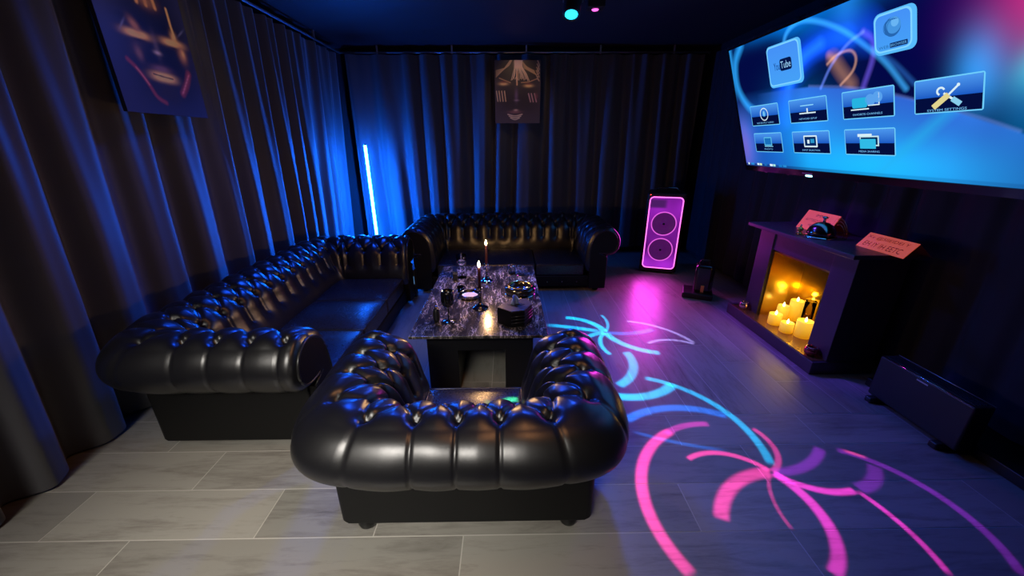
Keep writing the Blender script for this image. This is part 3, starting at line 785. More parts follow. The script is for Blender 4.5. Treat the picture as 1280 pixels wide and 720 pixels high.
def flat(name, quads, parent, y=.005):
    """quads: list of (verts2d, faces, colour, lift) painted flat on the screen"""
    V = []; Fc = []; CC = []
    for vs, fs, col, lift in quads:
        o = len(V)
        for p in vs:
            V.append((p[0], y+lift, p[1])); CC.append(col if not callable(col) else col(p))
        Fc += [tuple(i+o for i in f) for f in fs]
    me = bpy.data.meshes.new(name); me.from_pydata(V, [], Fc); me.materials.append(M['flat'])
    ca = me.color_attributes.new('Col', 'FLOAT_COLOR', 'POINT')
    ca.data.foreach_set('color', np.array([(*c, 1) for c in CC], np.float32).ravel())
    o = bpy.data.objects.new(name, me); COL.objects.link(o); o.parent = parent; return o
def rrect(x0, x1, z0, z1, r):
    P = []
    for cx, cz, a0 in ((x1-r,z1-r,0),(x0+r,z1-r,90),(x0+r,z0+r,180),(x1-r,z0+r,270)):
        for k in range(6): a = R(a0+18*k); P.append((cx+r*math.cos(a), cz+r*math.sin(a)))
    return P, [tuple(range(len(P)))]
def rq(x0, x1, z0, z1): return [(x0,z0),(x1,z0),(x1,z1),(x0,z1)], [(0,1,2,3)]
def pl(pts, w):
    vs = []; fs = []
    P = [np.array(p, float) for p in pts]
    for i, p in enumerate(P):
        t_ = P[min(i+1,len(P)-1)]-P[max(i-1,0)]; t_ /= np.linalg.norm(t_)+1e-9; n_ = np.array([-t_[1], t_[0]])*w/2
        vs += [tuple(p+n_), tuple(p-n_)]
    for i in range(len(P)-1): fs.append((2*i,2*i+1,2*i+3,2*i+2))
    return vs, fs
def txt(s, cx, cz, w, h, bold=0):
    vs, fs = text_mesh(s, 1.0)
    xs = [p[0] for p in vs]; zs = [p[1] for p in vs]; W_ = max(xs)-min(xs); H_ = max(zs)-min(zs)
    return [((p[0]-(max(xs)+min(xs))/2)/W_*w+cx, (p[1]-(max(zs)+min(zs))/2)/H_*h+cz) for p in vs], fs
def circle(cx, cz, r, n=40): return [(cx+r*math.cos(2*PI*k/n), cz+r*math.sin(2*PI*k/n)) for k in range(n)], [tuple(range(n))]
def ringpts(cx, cz, r, a0=0, a1=360, n=40): return [(cx+r*math.cos(R(a0+(a1-a0)*k/n)), cz+r*math.sin(R(a0+(a1-a0)*k/n))) for k in range(n+1)]
WHT, LB, DK = (.70, .88, .95), (.28, .72, 1.0), (.0010, .004, .045)
def big_icon(x0, x1, z0, z1, extra):
    q = [(*rrect(x0, x1, z0, z1, .035), (.10, .50, .98), 0), (*rrect(x0+.004, x1-.022, z0+.012, z1-.006, .032), (.22, .66, 1.0), .0006),
         (*rrect(x0+.012, x1-.030, z0+.020, z1-.014, .028), lambda p: (.06+.06*(p[1]-z0)/(z1-z0)*0, .36-.08*(p[1]-z0)/(z1-z0), .93), .0012)]
    return flat('app_icon', q+extra, scr)
cx, cz = .615, .745
big_icon(.462, .806, .605, .886, [(*txt('You', .557, cz, .062, .050), (.002, .03, .20), .0018), (*rrect(.590, .708, .707, .785, .018), (.001, .008, .07), .0018), (*txt('Tube', .649, cz+.001, .100, .046), (.30, .62, .95), .0024)])
g = [(*circle(1.425, .775, .044), (.02, .13, .42), .0018), (*circle(1.432, .782, .038), (.06, .30, .75), .0024), (*circle(1.440, .794, .020), (.14, .46, .9), .003)]
for k in (-.5, 0, .5): g.append((*pl(ringpts(1.425+k*.02, .775, .036, 60, 300, 14), .003), (.02, .14, .45), .0034))
big_icon(1.322, 1.545, .654, .852, g+[(*txt('WEB', 1.376, .690, .055, .014), (.02, .14, .40), .0018), (*rrect(1.410, 1.502, .681, .703, .003), (.002, .02, .12), .0018), (*txt('BROWSER', 1.456, .692, .084, .012), (.12, .40, .75), .0024)])
def tile(x0, x1, z0, z1, icon):
    w, h = x1-x0, z1-z0
    mid = z0+h*.46
    q = [(*rrect(x0, x1, z0, z1, .010), (.16, .62, .98), 0), (*rq(x0+.006, x1-.006, z0+.006, z1-.006), DK, .0006),
         (*rq(x0+.006, x1-.006, mid, z1-.006), lambda p: (.01, .10, .55) if p[1] < mid+.01 else (.07, .30, .85), .0012)]
    return flat('menu_tile', q+icon, scr)
def caption(cx, cz, w, s): return [(*txt(s, cx, cz+.003, w*.86, .011), (.18, .52, .95), .0018)]
X1, X2, X3, X4 = (.173, .516), (.631, .978), (1.094, 1.427), (1.530, 1.830)
ZA, ZB = (.340, .502), (.124, .282)
L_ = .0018
tile(*X1, *ZA, [(*pl(ringpts(.345, .428, .046), .007), WHT, L_), (*circle(.345, .430, .020), (.05, .35, .8), L_), (*rq(.338, .352, .418, .452), (.25, .6, .9), .0024)] + caption(.345, .360, .24, 'RECENTLY USED'))
tile(*X2, *ZA, [(*rq(.73, .88, .400, .408), WHT, L_), (*rq(.80, .812, .406, .436), WHT, L_), (*rq(.745, .865, .452, .458), LB, L_)] + caption(.805, .364, .19, 'NETWORK SETUP'))
tile(*X3, *ZA, [(*rrect(1.165, 1.265, .402, .458, .012), (.02, .45, .75), L_), (*rq(1.155, 1.275, .390, .397), WHT, L_), (*circle(1.285, .440, .032), (.10, .36, .85), L_), (*circle(1.330, .452, .030), (.10, .36, .85), L_), (*rq(1.335, 1.342, .415, .475), WHT, L_), (*rq(1.27, 1.342, .408, .414), WHT, L_)] + caption(1.262, .362, .22, 'FAVORITE CHANNELS'))
tile(*X4, *ZA, [(*pl([(1.622, .368), (1.665, .402), (1.690, .422)], .026), (.75, .66, .28), .0024), (*pl([(1.690, .422), (1.728, .458)], .009), WHT, .0024), (*circle(1.730, .461, .007), WHT, .0026),
    (*pl([(1.740, .375), (1.705, .402)], .024), (.25, .62, .85), L_), (*pl([(1.705, .402), (1.668, .430)], .010), WHT, L_), (*pl(ringpts(1.655, .440, .016, 20, 250, 12), .009), WHT, L_)] + caption(1.680, .352, .20, 'SYSTEM SETTINGS'))
tile(*X1, *ZB, [(*rrect(.300, .395, .178, .248, .006), (.10, .5, .8), L_), (*rq(.309, .386, .188, .240), (.01, .16, .5), .0024), (*rq(.30, .405, .170, .175), LB, L_)] + caption(.345, .148, .12, 'PHOTO'))
tile(*X2, *ZB, [(*rrect(.745, .870, .170, .252, .006), WHT, L_), (*rq(.755, .860, .180, .243), (.0, .02, .12), .0024), (*rq(.780, .800, .196, .222), WHT, .003), (*rq(.81, .845, .200, .228), (.02, .3, .6), .003)] + caption(.805, .146, .19, 'INPUT SELECTION'))
tile(*X3, *ZB, [(*rq(1.190, 1.285, .235, .252), WHT, L_), (*rq(1.205, 1.330, .180, .240), (.55, .78, .85), .0022), (*rq(1.212, 1.322, .188, .232), (.0, .02, .10), .0026), (*rrect(1.205, 1.310, .165, .222, .004), (.03, .50, .80), .003)] + caption(1.262, .145, .16, 'MEDIA SHARING'))
q = []
for x, w, c in ((.03, .02, WHT), (.07, .05, (.02, .25, .7)), (.16, .03, WHT), (.195, .03, (.6, .85, .5)), (.26, .03, (.01, .15, .5)), (.33, .035, (.75, .9, 1)), (.37, .03, (.4, .8, .75)), (.44, .04, (.01, .2, .6)), (.49, .04, (.02, .25, .65))):
    q.append((*rq(x, x+w, .008, .026), c, .0005))
flat('task_bar_icons', q, scr)
m = MB(); m.box(.70, .80, .0100, .0108, -.026, -.018); m.build('maker_badge', M['rail'], tv)
M['tv_led'] = emis('tv_led', (.35, .85, 1.0), 5)
MB().prism([(.735,.010),(.795,.010),(.795,.013),(.735,.013)], -.046, -.034).build('power_light', M['tv_led'], tv)
for xx in (.25, .52, 1.15): MB().box(xx, xx+.03, .000, .006, -.052, -.045).build('sensor', M['dark_chrome'], tv)
MB().box(.7, 1.5, -.085, -.045, .25, .70).build('mount_plate', M['black_plastic'], tv)
for xx in (.9, 1.3): MB().tube([(xx, -.08, .55), (xx, -.26, .40)], .018, 10).build('mount_arm', M['rail'], tv)

# the pieces were laid out with +y towards the viewer: mirror them onto the screen's viewing side
def mirror_y(o):
    for c in o.children:
        if c.type == 'MESH': c.data.transform(Matrix.Scale(-1, 4, (0, 1, 0))); c.data.flip_normals()
        mirror_y(c)
mirror_y(tv)

# ------------------------------------------------------------------ party speaker
sp = thing('party_speaker', (1.745, 4.20, 0), 'tall party speaker with glowing magenta front and two woofers in the corner', 'speaker', R(-19))
SW, SH, SD = .205, .915, .36
m = MB(); m.prism([(-SW,0.02),(-SW+.02,0),(SW-.02,0),(SW,.02),(SW-.03,SD),(-SW+.03,SD)], .02, SH)
m.build('cabinet', M['black_plastic'], sp, bevel=.018, seg=3)
def front_rr(hw, z0, z1, r, y, n=8):
    P = []
    for cx, cz, a0 in ((hw-r,z1-r,0),(-hw+r,z1-r,90),(-hw+r,z0+r,180),(hw-r,z0+r,270)):
        for k in range(n+1): a = R(a0+90*k/n); P.append((cx+r*math.cos(a), y, cz+r*math.sin(a)))
    return P
M['grille'] = attr_emis('grille_glow', 1.0, sample=True)
u, v = np.meshgrid(np.linspace(-.165, .165, 60), np.linspace(.075, .865, 130), indexing='ij')
gl = .42+.55*np.exp(-((v-.10)/.10)**2)+.30*np.exp(-((v-.74)/.13)**2)-.25*blob(u, v, 0, .30, .2, .06)+.1*np.sin(u*24)*np.sin(v*14)
C = gl[..., None]*np.array([.40, .022, .62]); C = over(C, blob(u, v, -.085, .80, .095, .048, 0, 8), (.06, .012, .11), .95)
C = np.where((np.abs(u) > .165-.0)[..., None], 0, C)
grid_obj('front_grille', u, 0*u-.006, v, M['grille'], sp, col=C)
M['mag_ring'] = emis('magenta_light', (1.0, .14, .72), 2.3)
lr = MB(); lr.tube(front_rr(.170, .068, .870, .04, -.010), .0058, 8, closed=True); lr.build('light_frame', M['mag_ring'], sp)
M['cone'] = pbr('woofer_cone', (.035, .010, .045), .45, emit=(.25, .02, .35), estr=.25)
M['mag_soft'] = emis('soft_magenta', (.85, .12, .80), 1.0)
for zz in (.585, .290):
    w_ = MB().lathe([(0,.030),(.035,.022),(.040,.006),(.095,.026),(.105,.034),(.118,.034),(.122,.024)], 44).build('woofer', M['cone'], sp)
    w_.location = (0, -.004, zz); w_.rotation_euler = (PI/2, 0, 0)
    rg = MB().tube([(.128*math.cos(2*PI*k/48), .128*math.sin(2*PI*k/48), .022) for k in range(48)], .0055, 8, closed=True).build('glow_ring', M['mag_soft'], w_)
    MB().lathe([(0,.030),(.012,.030),(.012,.035),(0,.036)], 16).build('dust_cap', M['black_gloss'], w_)
MB().tube([(-.11,.10,SH),(-.11,.10,SH+.030),(-.09,.10,SH+.045),(.09,.10,SH+.045),(.11,.10,SH+.030),(.11,.10,SH)], .012, 10).build('handle', M['dark_chrome'], sp)
MB().lathe([(0,0),(.006,0),(.006,.004),(0,.005)], 12, (-.17,-.004,.89)).build('status_light', M['red_led'], sp)
for sx in (-1, 1):
    for yy in (.06, .30): MB().lathe([(0,0),(.02,0),(.022,.01),(.018,.022),(0,.022)], 14, (sx*.15, yy, 0)).build('foot', M['foot'], sp)

# small upright appliance on a flat base beside it
ap = thing('fog_machine', (1.90, 3.50, 0), 'small black upright appliance on a flat base, on the floor between speaker and fireplace', 'appliance', R(-25))
MB().box(-.15,.12,-.13,.12,0,.055).build('base', M['black_plastic'], ap, bevel=.012)
m = MB(); m.prism([(-.06,-.08),(.09,-.08),(.11,.0),(.10,.10),(-.06,.10)], .055, .33); m.build('body', M['black_gloss'], ap, bevel=.03, seg=4)
MB().box(.005,.035,-.084,-.079,.03,.135).build('nozzle_plate', M['gold'], ap, bevel=.002)
MB().tube([(-.03,.02,.33),(-.02,.02,.36),(.05,.02,.36),(.06,.02,.33)], .009, 8).build('handle', M['black_plastic'], ap)

# ------------------------------------------------------------------ fireplace
FX = 2.06
fp = empty('electric_fireplace', (0, 0, 0)); tag(fp, 'dark mantel fireplace with gold mirrored firebox full of yellow candles', 'fireplace')
fp.location = (2.2, 2.58, 0); o_ = (2.2, 2.58)
def B(mb, x0, x1, y0, y1, z0, z1): return mb.box(x0-o_[0], x1-o_[0], y0-o_[1], y1-o_[1], z0, z1)
B(MB(), 1.965, 2.38, 2.10, 3.10, 0, .09).build('hearth', M['black_wood'], fp, bevel=.005)
B(MB(), 1.965, 2.39, 2.05, 3.06, .795, .822).build('mantel_shelf', M['black_wood'], fp, bevel=.004)
B(MB(), FX, FX+.10, 2.11, 2.285, .09, .795).build('pilaster', M['black_wood'], fp, bevel=.004)
B(MB(), FX, FX+.10, 2.85, 3.02, .09, .795).build('pilaster', M['black_wood'], fp, bevel=.004)
B(MB(), FX+.008, FX+.10, 2.285, 2.85, .645, .795).build('fascia', M['black_wood'], fp, bevel=.003)
for ya in (2.11, 2.97): B(MB(), FX+.10, 2.37, ya, ya+.05, .09, .795).build('side_panel', M['black_wood'], fp)
M['brass_inner'] = pbr('brushed_brass', (.55, .36, .09), .28, 1.0, bump=.06)
m = MB(); B(m, FX+.02, 2.35, 2.285, 2.30, .091, .645); B(m, FX+.02, 2.35, 2.835, 2.85, .091, .645); B(m, FX+.02, 2.35, 2.285, 2.85, .63, .645); m.build('firebox_lining', M['brass_inner'], fp)
B(MB(), 2.345, 2.36, 2.30, 2.835, .09, .63).build('firebox_mirror', M['gold_mirror'], fp)
B(MB(), 1.975, 2.345, 2.12, 3.06, .0902, .0935).build('hearth_plate', pbr('hearth_bronze', (.34, .22, .07), .24, .8, bump=.06), fp)
HZ = .0937

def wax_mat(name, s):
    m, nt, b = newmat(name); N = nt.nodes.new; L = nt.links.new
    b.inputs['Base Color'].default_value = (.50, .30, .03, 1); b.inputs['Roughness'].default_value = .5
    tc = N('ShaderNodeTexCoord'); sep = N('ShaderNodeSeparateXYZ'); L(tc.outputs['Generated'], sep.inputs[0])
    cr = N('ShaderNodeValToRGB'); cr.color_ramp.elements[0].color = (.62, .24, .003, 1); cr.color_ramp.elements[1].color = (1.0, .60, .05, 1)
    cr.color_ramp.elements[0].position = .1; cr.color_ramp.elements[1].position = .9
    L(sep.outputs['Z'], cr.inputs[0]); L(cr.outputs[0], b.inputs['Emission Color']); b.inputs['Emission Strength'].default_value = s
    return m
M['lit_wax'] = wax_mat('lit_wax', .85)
M['flame_y'] = emis('led_flame', (1.0, .80, .35), 9)
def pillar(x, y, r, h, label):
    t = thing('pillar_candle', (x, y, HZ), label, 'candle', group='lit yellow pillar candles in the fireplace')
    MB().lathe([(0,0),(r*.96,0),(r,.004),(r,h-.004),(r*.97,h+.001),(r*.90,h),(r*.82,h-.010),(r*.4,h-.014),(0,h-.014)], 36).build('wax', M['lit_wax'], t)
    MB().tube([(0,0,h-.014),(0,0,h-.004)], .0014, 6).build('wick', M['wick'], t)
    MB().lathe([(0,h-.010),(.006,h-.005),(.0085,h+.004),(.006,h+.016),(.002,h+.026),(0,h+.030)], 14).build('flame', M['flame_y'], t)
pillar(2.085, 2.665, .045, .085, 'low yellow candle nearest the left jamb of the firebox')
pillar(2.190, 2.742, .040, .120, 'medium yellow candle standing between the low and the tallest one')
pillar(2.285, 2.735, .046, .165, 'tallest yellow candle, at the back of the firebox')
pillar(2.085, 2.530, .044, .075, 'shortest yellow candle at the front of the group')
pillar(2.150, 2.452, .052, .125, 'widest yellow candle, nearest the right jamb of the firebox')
t = thing('glass_cylinder', (2.290, 2.615, HZ), 'clear tall glass cylinder behind the widest yellow candle', 'vase')
MB().lathe([(0,0),(.034,0),(.036,.004),(.036,.21),(.034,.21),(.034,.010),(0,.008)], 28).build('vase_wall', M['thin_glass'], t)
def ornament(x, y, mat, label):
    x -= .028
    t = thing('tealight_holder', (x, y, HZ), label, 'candle holder', group='round shiny tealight holders on the hearth')
    MB().lathe([(0,0),(.020,0),(.033,.010),(.039,.028),(.037,.046),(.030,.058),(.028,.057),(.033,.044),(.031,.02),(0,.012)], 30).build('bowl', mat, t)
    MB().lathe([(.028,.056),(.031,.058),(.031,.062),(.027,.062)], 30).build('rim', M['chrome'], t)
    MB().lathe([(0,.030),(.022,.030),(.022,.050),(.004,.050),(0,.054)], 18).build('tealight', M['chrome'], t)
M['rose_metal'] = pbr('rose_metal', (.75, .45, .50), .15, 1.0); M['red_glass'] = pbr('red_metal', (.55, .10, .12), .15, .9)
ornament(2.045, 2.955, M['rose_metal'], 'rosy round tealight holder at the far end of the hearth')
ornament(2.045, 2.195, M['red_glass'], 'dark red round tealight holder at the near corner of the hearth')

# signs and bell on the mantel
M['card'] = pbr('glowing_orange_card', (.80, .17, .08), .45, emit=(.95, .13, .06), estr=.40)  # plain card, its emission stands in for light falling on it
M['ink'] = pbr('dark_ink', (.05, .010, .008), .6); M['red_ink'] = pbr('red_ink', (.40, .01, .008), .6)
def sign(x, y, rz, w, h, lean, lines, label):
    t = thing('card_sign', (x, y, .8235), label, 'sign', rz, group='orange card signs on the mantel')
    def P(px, pz): return (px, pz*math.sin(lean) - .0, pz*math.cos(lean))
    n_ = Vector((0, -math.cos(lean), math.sin(lean)))
    m = MB(); q = [P(-w/2,0),P(w/2,0),P(w/2,h),P(-w/2,h)]; bk = [tuple(Vector(p)-n_*.004) for p in q]
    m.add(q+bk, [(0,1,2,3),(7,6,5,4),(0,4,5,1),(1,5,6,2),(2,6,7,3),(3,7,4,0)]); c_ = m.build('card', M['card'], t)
    m = MB(); q = [P(-w/2,h),P(w/2,h)]; m.add([tuple(Vector(p)-n_*.004) for p in q]+[(w/2,h*math.sin(lean)+.10,.001),(-w/2,h*math.sin(lean)+.10,.001)], [(0,1,2,3)]); m.build('back_prop', M['ink'], t)
    for s_, cx_, cz_, ww, hh, mat in lines:
        vs, fs = txt(s_, cx_, cz_, ww, hh)
        m = MB(); m.add([tuple(Vector(P(p[0], p[1]))+n_*.0008) for p in vs], fs); m.build('lettering', M[mat], c_, fix=False)
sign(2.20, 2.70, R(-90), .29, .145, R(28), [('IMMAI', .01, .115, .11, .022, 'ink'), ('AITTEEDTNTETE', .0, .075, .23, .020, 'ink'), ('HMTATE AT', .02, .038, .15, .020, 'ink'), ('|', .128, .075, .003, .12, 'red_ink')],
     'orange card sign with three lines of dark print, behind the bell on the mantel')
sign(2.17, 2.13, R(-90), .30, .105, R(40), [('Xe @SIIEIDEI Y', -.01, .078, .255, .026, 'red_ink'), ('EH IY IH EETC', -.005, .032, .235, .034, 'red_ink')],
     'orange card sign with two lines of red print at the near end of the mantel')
t = thing('call_bell', (2.115, 2.50, .823), 'shiny dark chrome call bell with a plunger on the mantel', 'bell')
MB().lathe([(0,0),(.092,0),(.095,.004),(.088,.010),(.060,.014),(0,.015)], 44).build('base_plate', M['chrome'], t)
MB().lathe([(.080,.020),(.082,.024),(.080,.040),(.072,.062),(.056,.082),(.034,.096),(.012,.101),(0,.101)], 44).build('dome', M['dark_chrome'], t)
MB().lathe([(0,.098),(.010,.099),(.008,.118),(.008,.124),(.016,.128),(.017,.134),(.010,.139),(0,.140)], 22).build('plunger', M['chrome'], t)
t = thing('brass_trinket', (2.035, 2.585, .823), 'tiny brass crown-shaped trinket beside the call bell', 'trinket')
MB().lathe([(0,0),(.020,0),(.022,.006),(.016,.014),(.012,.022),(.018,.032),(.020,.042),(.014,.048),(.006,.050),(.007,.058),(0,.062)], 20).build('body', M['gold'], t)
MB().lathe([(0,.060),(.006,.062),(.007,.067),(0,.072)], 12).build('finial', M['chrome'], t)
# thin cable loops behind the bell
m = MB()
for k, rr_ in enumerate((.075, .092, .108)):
    m.tube([(2.20, 2.44 - rr_*math.cos(a)*.72 + .03, .826 + rr_*1.15*math.sin(a)) for a in np.linspace(0.02, PI*.62, 16)], .0022, 6)
tag(m.build('copper_wire_loops', M['copper']), 'three thin copper wire loops arching beside the call bell', 'wire')

# convector heater
ht = thing('convector_heater', (2.18, 1.62, 0), 'long low black convector heater on the floor along the right-hand curtain, near the fireplace', 'heater')
m = MB(); m.prism([(-.052,-.225),(.048,-.225),(.048,.245),(-.052,.245)], .035, .285); m.build('body', M['black_plastic'], ht, bevel=.010, seg=3)
m = MB()
for k in range(5): m.box(-.030+k*.013, -.024+k*.013, -.205, .225, .2845, .2875)
m.build('top_grille', M['black_gloss'], ht)
MB().tube([(-.0525,-.22,.2865),(-.0525,.24,.2865)], .0022, 6).build('chrome_edge', M['chrome'], ht)
MB().tube([(.047,-.22,.2865),(.047,.24,.2865)], .0018, 6).build('chrome_edge', M['rail'], ht)
MB().box(-.0535,-.0522,-.02,.035,.262,.269).build('badge', M['rail'], ht)
for yy in (-.16, .20): MB().box(-.085,.055,yy-.02,yy+.02,0,.035).build('foot', M['black_plastic'], ht, bevel=.008)

# ------------------------------------------------------------------ ceiling fixtures
t = thing('par_light', (.49, 3.30, ZC), 'round ceiling spotlight with a cyan lens', 'spotlight')
m = MB().lathe([(0,.0),(.062,0),(.064,.01),(.064,.15),(.058,.155),(.055,.150)], 32).build('can', M['black_plastic'], t)
m.rotation_euler = (R(158), R(6), 0); m.location = (.0, .02, -.07)
ln = MB().lathe([(0,.152),(.036,.1515),(.046,.150),(.046,.146)], 32).build('lens', emis('cyan_lens', (.02, .62, 1.0), 3.2), m)
for sx in (-1, 1): MB().box(sx*.070-.003, sx*.070+.003, -.014, .014, -.12, 0).build('yoke_arm', M['rail'], t)
MB().box(-.075,.075,-.014,.014,-.006,0).build('yoke_bar', M['rail'], t)
t = thing('pattern_projector', (.665, 3.36, ZC), 'small ceiling projector with a magenta lens beside the cyan spotlight', 'projector')
MB().box(-.065,.065,-.055,.055,-.15,-.03).build('housing', M['black_plastic'], t, bevel=.010)
MB().lathe([(0,-.03),(.02,-.03),(.02,0),(0,0)], 16).build('stem', M['rail'], t)
MB().lathe([(0,-.156),(.020,-.156),(.026,-.150),(.026,-.149)], 24).build('lens', emis('magenta_lens', (1.0, .12, .75), 2.2), t)

# ------------------------------------------------------------------ lights
def lamp(kind, name, loc, energy, col, **k):
    d = bpy.data.lights.new(name, kind); d.energy = energy; d.color = col
    for a, v_ in k.items():
        if a not in ('rot', 'target'): setattr(d, a, v_)
    o = bpy.data.objects.new(name, d); COL.objects.link(o); o.location = loc
    if 'target' in k: o.rotation_euler = (Vector(k['target'])-Vector(loc)).to_track_quat('-Z', 'Y').to_euler()
    return o
PROJ = (.665, 3.36, ZC-.165)
PCOL = {'p': (1.0, .05, .42), 'm': (.95, .04, .75), 'v': (.35, .02, .85), 'r': (1.0, .08, .12), 'c': (.0, .45, 1.0), 'b': (.0, .16, .95), 'w': (.35, .30, .9), 'g': (.05, .60, .22)}

def pattern_lamp(name, arcs, energy):
    """a spot projecting curved strokes on the floor: the pattern lives in the lamp's own shader"""
    o = lamp('SPOT', name, PROJ, energy, (1, 1, 1), spot_size=R(150), spot_blend=.1, shadow_soft_size=.004)
    d = o.data; d.use_nodes = True; nt = d.node_tree; N = nt.nodes.new; L = nt.links.new
    em = [n for n in nt.nodes if n.type == 'EMISSION'][0]
    tc = N('ShaderNodeTexCoord'); sep = N('ShaderNodeSeparateXYZ'); L(tc.outputs['Normal'], sep.inputs[0])
    def M_(op, a, b=None, c=None, clamp=False):
        n = N('ShaderNodeMath'); n.operation = op; n.use_clamp = clamp
        for i, q in enumerate((a, b, c)):
            if q is None: continue
            if isinstance(q, (int, float)): n.inputs[i].default_value = q
            else: L(q, n.inputs[i])
        return n.outputs[0]
    hx = M_('MULTIPLY_ADD', M_('DIVIDE', sep.outputs[0], sep.outputs[2]), -PROJ[2], PROJ[0])
    hy = M_('MULTIPLY_ADD', M_('DIVIDE', sep.outputs[1], sep.outputs[2]), -PROJ[2], PROJ[1])
    cb = N('ShaderNodeCombineXYZ'); L(hx, cb.inputs[0]); L(hy, cb.inputs[1])
    acc = None
    for cx, cy, r, mx, my, w, col, s, half in arcs:
        sub = N('ShaderNodeVectorMath'); sub.operation = 'SUBTRACT'; L(cb.outputs[0], sub.inputs[0]); sub.inputs[1].default_value = (cx, cy, 0)
        ln = N('ShaderNodeVectorMath'); ln.operation = 'LENGTH'; L(sub.outputs[0], ln.inputs[0]); l_ = ln.outputs['Value']
        dt = N('ShaderNodeVectorMath'); dt.operation = 'DOT_PRODUCT'; L(sub.outputs[0], dt.inputs[0]); dt.inputs[1].default_value = (mx, my, 0)
        cs = M_('DIVIDE', dt.outputs['Value'], l_)
        dd = M_('ABSOLUTE', M_('SUBTRACT', l_, r))
        a = N('ShaderNodeMapRange'); a.interpolation_type = 'SMOOTHSTEP'; L(dd, a.inputs['Value'])
        a.inputs['From Min'].default_value = w*.95; a.inputs['From Max'].default_value = w*.35
        ch = math.cos(min(half, 3.0)); cm = math.cos(max(half-.07, 0.0))
        b = N('ShaderNodeMapRange'); b.interpolation_type = 'SMOOTHSTEP'; L(cs, b.inputs['Value'])
        b.inputs['From Min'].default_value = ch; b.inputs['From Max'].default_value = max(cm, ch+1e-4)
        m_ = M_('MULTIPLY', M_('MULTIPLY', a.outputs[0], b.outputs[0]), s*1.25)
        c = N('ShaderNodeVectorMath'); c.operation = 'MULTIPLY_ADD'
        L(m_, c.inputs[0]); c.inputs[1].default_value = PCOL[col]
        if acc is None: c.inputs[2].default_value = (0, 0, 0)
        else: L(acc, c.inputs[2])
        acc = c.outputs[0]
    L(acc, em.inputs['Color']); em.inputs['Strength'].default_value = 1.0
    return o
pattern_lamp('pattern_projector_beam', ARCS[:13], 1500)
pattern_lamp('pattern_projector_beam', ARCS[13:], 1500)

# blue stick
for z in (.45, .80, 1.15): pass
# cyan-blue ceiling spot washing the floor and table
lamp('SPOT', 'par_light_beam', (.49, 3.27, ZC-.24), 170, (.015, .11, 1.0), spot_size=R(98), spot_blend=1.0, shadow_soft_size=.06, target=(.45, 1.8, 0))
# violet/blue wash over the near right floor
lamp('SPOT', 'projector_spill', (.665, 3.30, ZC-.22), 14, (.12, .035, 1.0), spot_size=R(100), spot_blend=1.0, shadow_soft_size=.05, target=(.8, 1.4, 0))
lamp('SPOT', 'projector_side_beam', (.665, 3.30, ZC-.22), 170, (.20, .04, 1.0), spot_size=R(36), spot_blend=.6, shadow_soft_size=.04, target=(2.03, 2.75, .55))
# glow of the speaker
lamp('AREA', 'speaker_glow', (1.63, 4.12, .50), 6, (.85, .05, .72), shape='RECTANGLE', size=.3, size_y=.7, spread=R(115), target=(1.2, 2.6, .0))
# blue ceiling glow
lamp('POINT', 'ceiling_glow', (-1.05, 3.50, ZC-.07), 1.2, (.02, .12, 1.0), shadow_soft_size=.04)
lamp('SPOT', 'blue_downlight', (-.98, 3.25, ZC-.05), 150, (.008, .09, 1.0), spot_size=R(125), spot_blend=.9, shadow_soft_size=.10, target=(-.55, 1.7, 0))
# warm white light from behind the camera
lamp('AREA', 'doorway_light', (-1.10, -.90, 2.15), 13.5, (1.0, .94, .86), shape='RECTANGLE', size=1.5, size_y=.6, spread=R(52), target=(-.80, .92, .0))
lamp('AREA', 'warm_fill', (.2, .5, 2.4), 2.2, (1.0, .42, .16), shape='DISK', size=.35, spread=R(110), target=(-.6, 1.7, .5))  # added fill with no fixture, for warm highlights on the leather
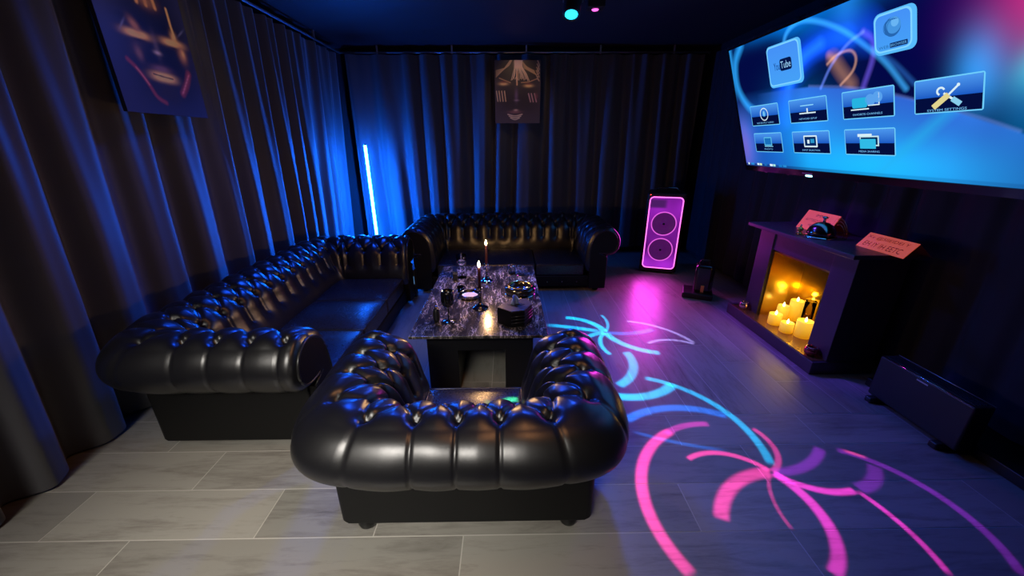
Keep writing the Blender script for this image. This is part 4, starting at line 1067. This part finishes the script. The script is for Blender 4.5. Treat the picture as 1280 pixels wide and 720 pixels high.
# candles
lamp('POINT', 'taper_flame', (-.178, 2.25, TZ+.128+.145+.056), 6.5, (1.0, .55, .22), shadow_soft_size=.008)
lamp('POINT', 'taper_flame', (-.160, 2.76, TZ+.128+.155+.056), 6.5, (1.0, .55, .22), shadow_soft_size=.008)
for x, y, z, e in ((2.085, 2.665, .24, .5), (2.285, 2.735, .31, .9), (2.085, 2.53, .23, .5), (2.15, 2.452, .28, .8)):
    lamp('POINT', 'pillar_flame', (x, y, z), e*.75, (1.0, .62, .05), shadow_soft_size=.015)
# added warm spots without fixtures, to brighten the two posters
lamp('SPOT', 'poster_fill_spot', (.135, 4.25, ZC-.03), 5, (1.0, .62, .38), spot_size=R(60), spot_blend=.8, shadow_soft_size=.03, target=(.135, 5.0, 1.95))
lamp('SPOT', 'poster_fill_spot', (-1.15, 2.35, ZC-.03), 5, (1.0, .68, .50), spot_size=R(70), spot_blend=.8, shadow_soft_size=.03, target=(-1.88, 2.45, 1.95))
# television light
lamp('AREA', 'screen_light', (1.98, 2.52, 1.68), 5, (.06, .30, 1.0), shape='RECTANGLE', size=2.1, size_y=.9, target=(1.0, 2.5, 1.30))

w = bpy.data.worlds.new('World'); SC.world = w; w.use_nodes = True
bg = w.node_tree.nodes['Background']; bg.inputs[0].default_value = (.012, .014, .03, 1); bg.inputs[1].default_value = .25

# ------------------------------------------------------------------ camera
F_, H_ = 475.0, 1.42
pitch = math.atan(180/F_); yaw = math.atan(6/math.hypot(F_, 180)); roll = .004
fw = Vector((math.sin(yaw)*math.cos(pitch), math.cos(yaw)*math.cos(pitch), -math.sin(pitch)))
rt = Vector((math.cos(yaw), -math.sin(yaw), 0)); up_ = rt.cross(fw)
r2_ = rt*math.cos(roll) - up_*math.sin(roll); u2_ = rt*math.sin(roll) + up_*math.cos(roll)
cd = bpy.data.cameras.new('camera'); cam = bpy.data.objects.new('camera', cd); COL.objects.link(cam)
cam.matrix_world = Matrix(((r2_.x, u2_.x, -fw.x, 0), (r2_.y, u2_.y, -fw.y, 0), (r2_.z, u2_.z, -fw.z, H_), (0, 0, 0, 1)))
cd.sensor_width = 36; cd.lens = 36*F_/1280; cd.clip_start = .02
SC.camera = cam
SC.view_settings.view_transform = 'Standard'
SC.view_settings.look = 'None'
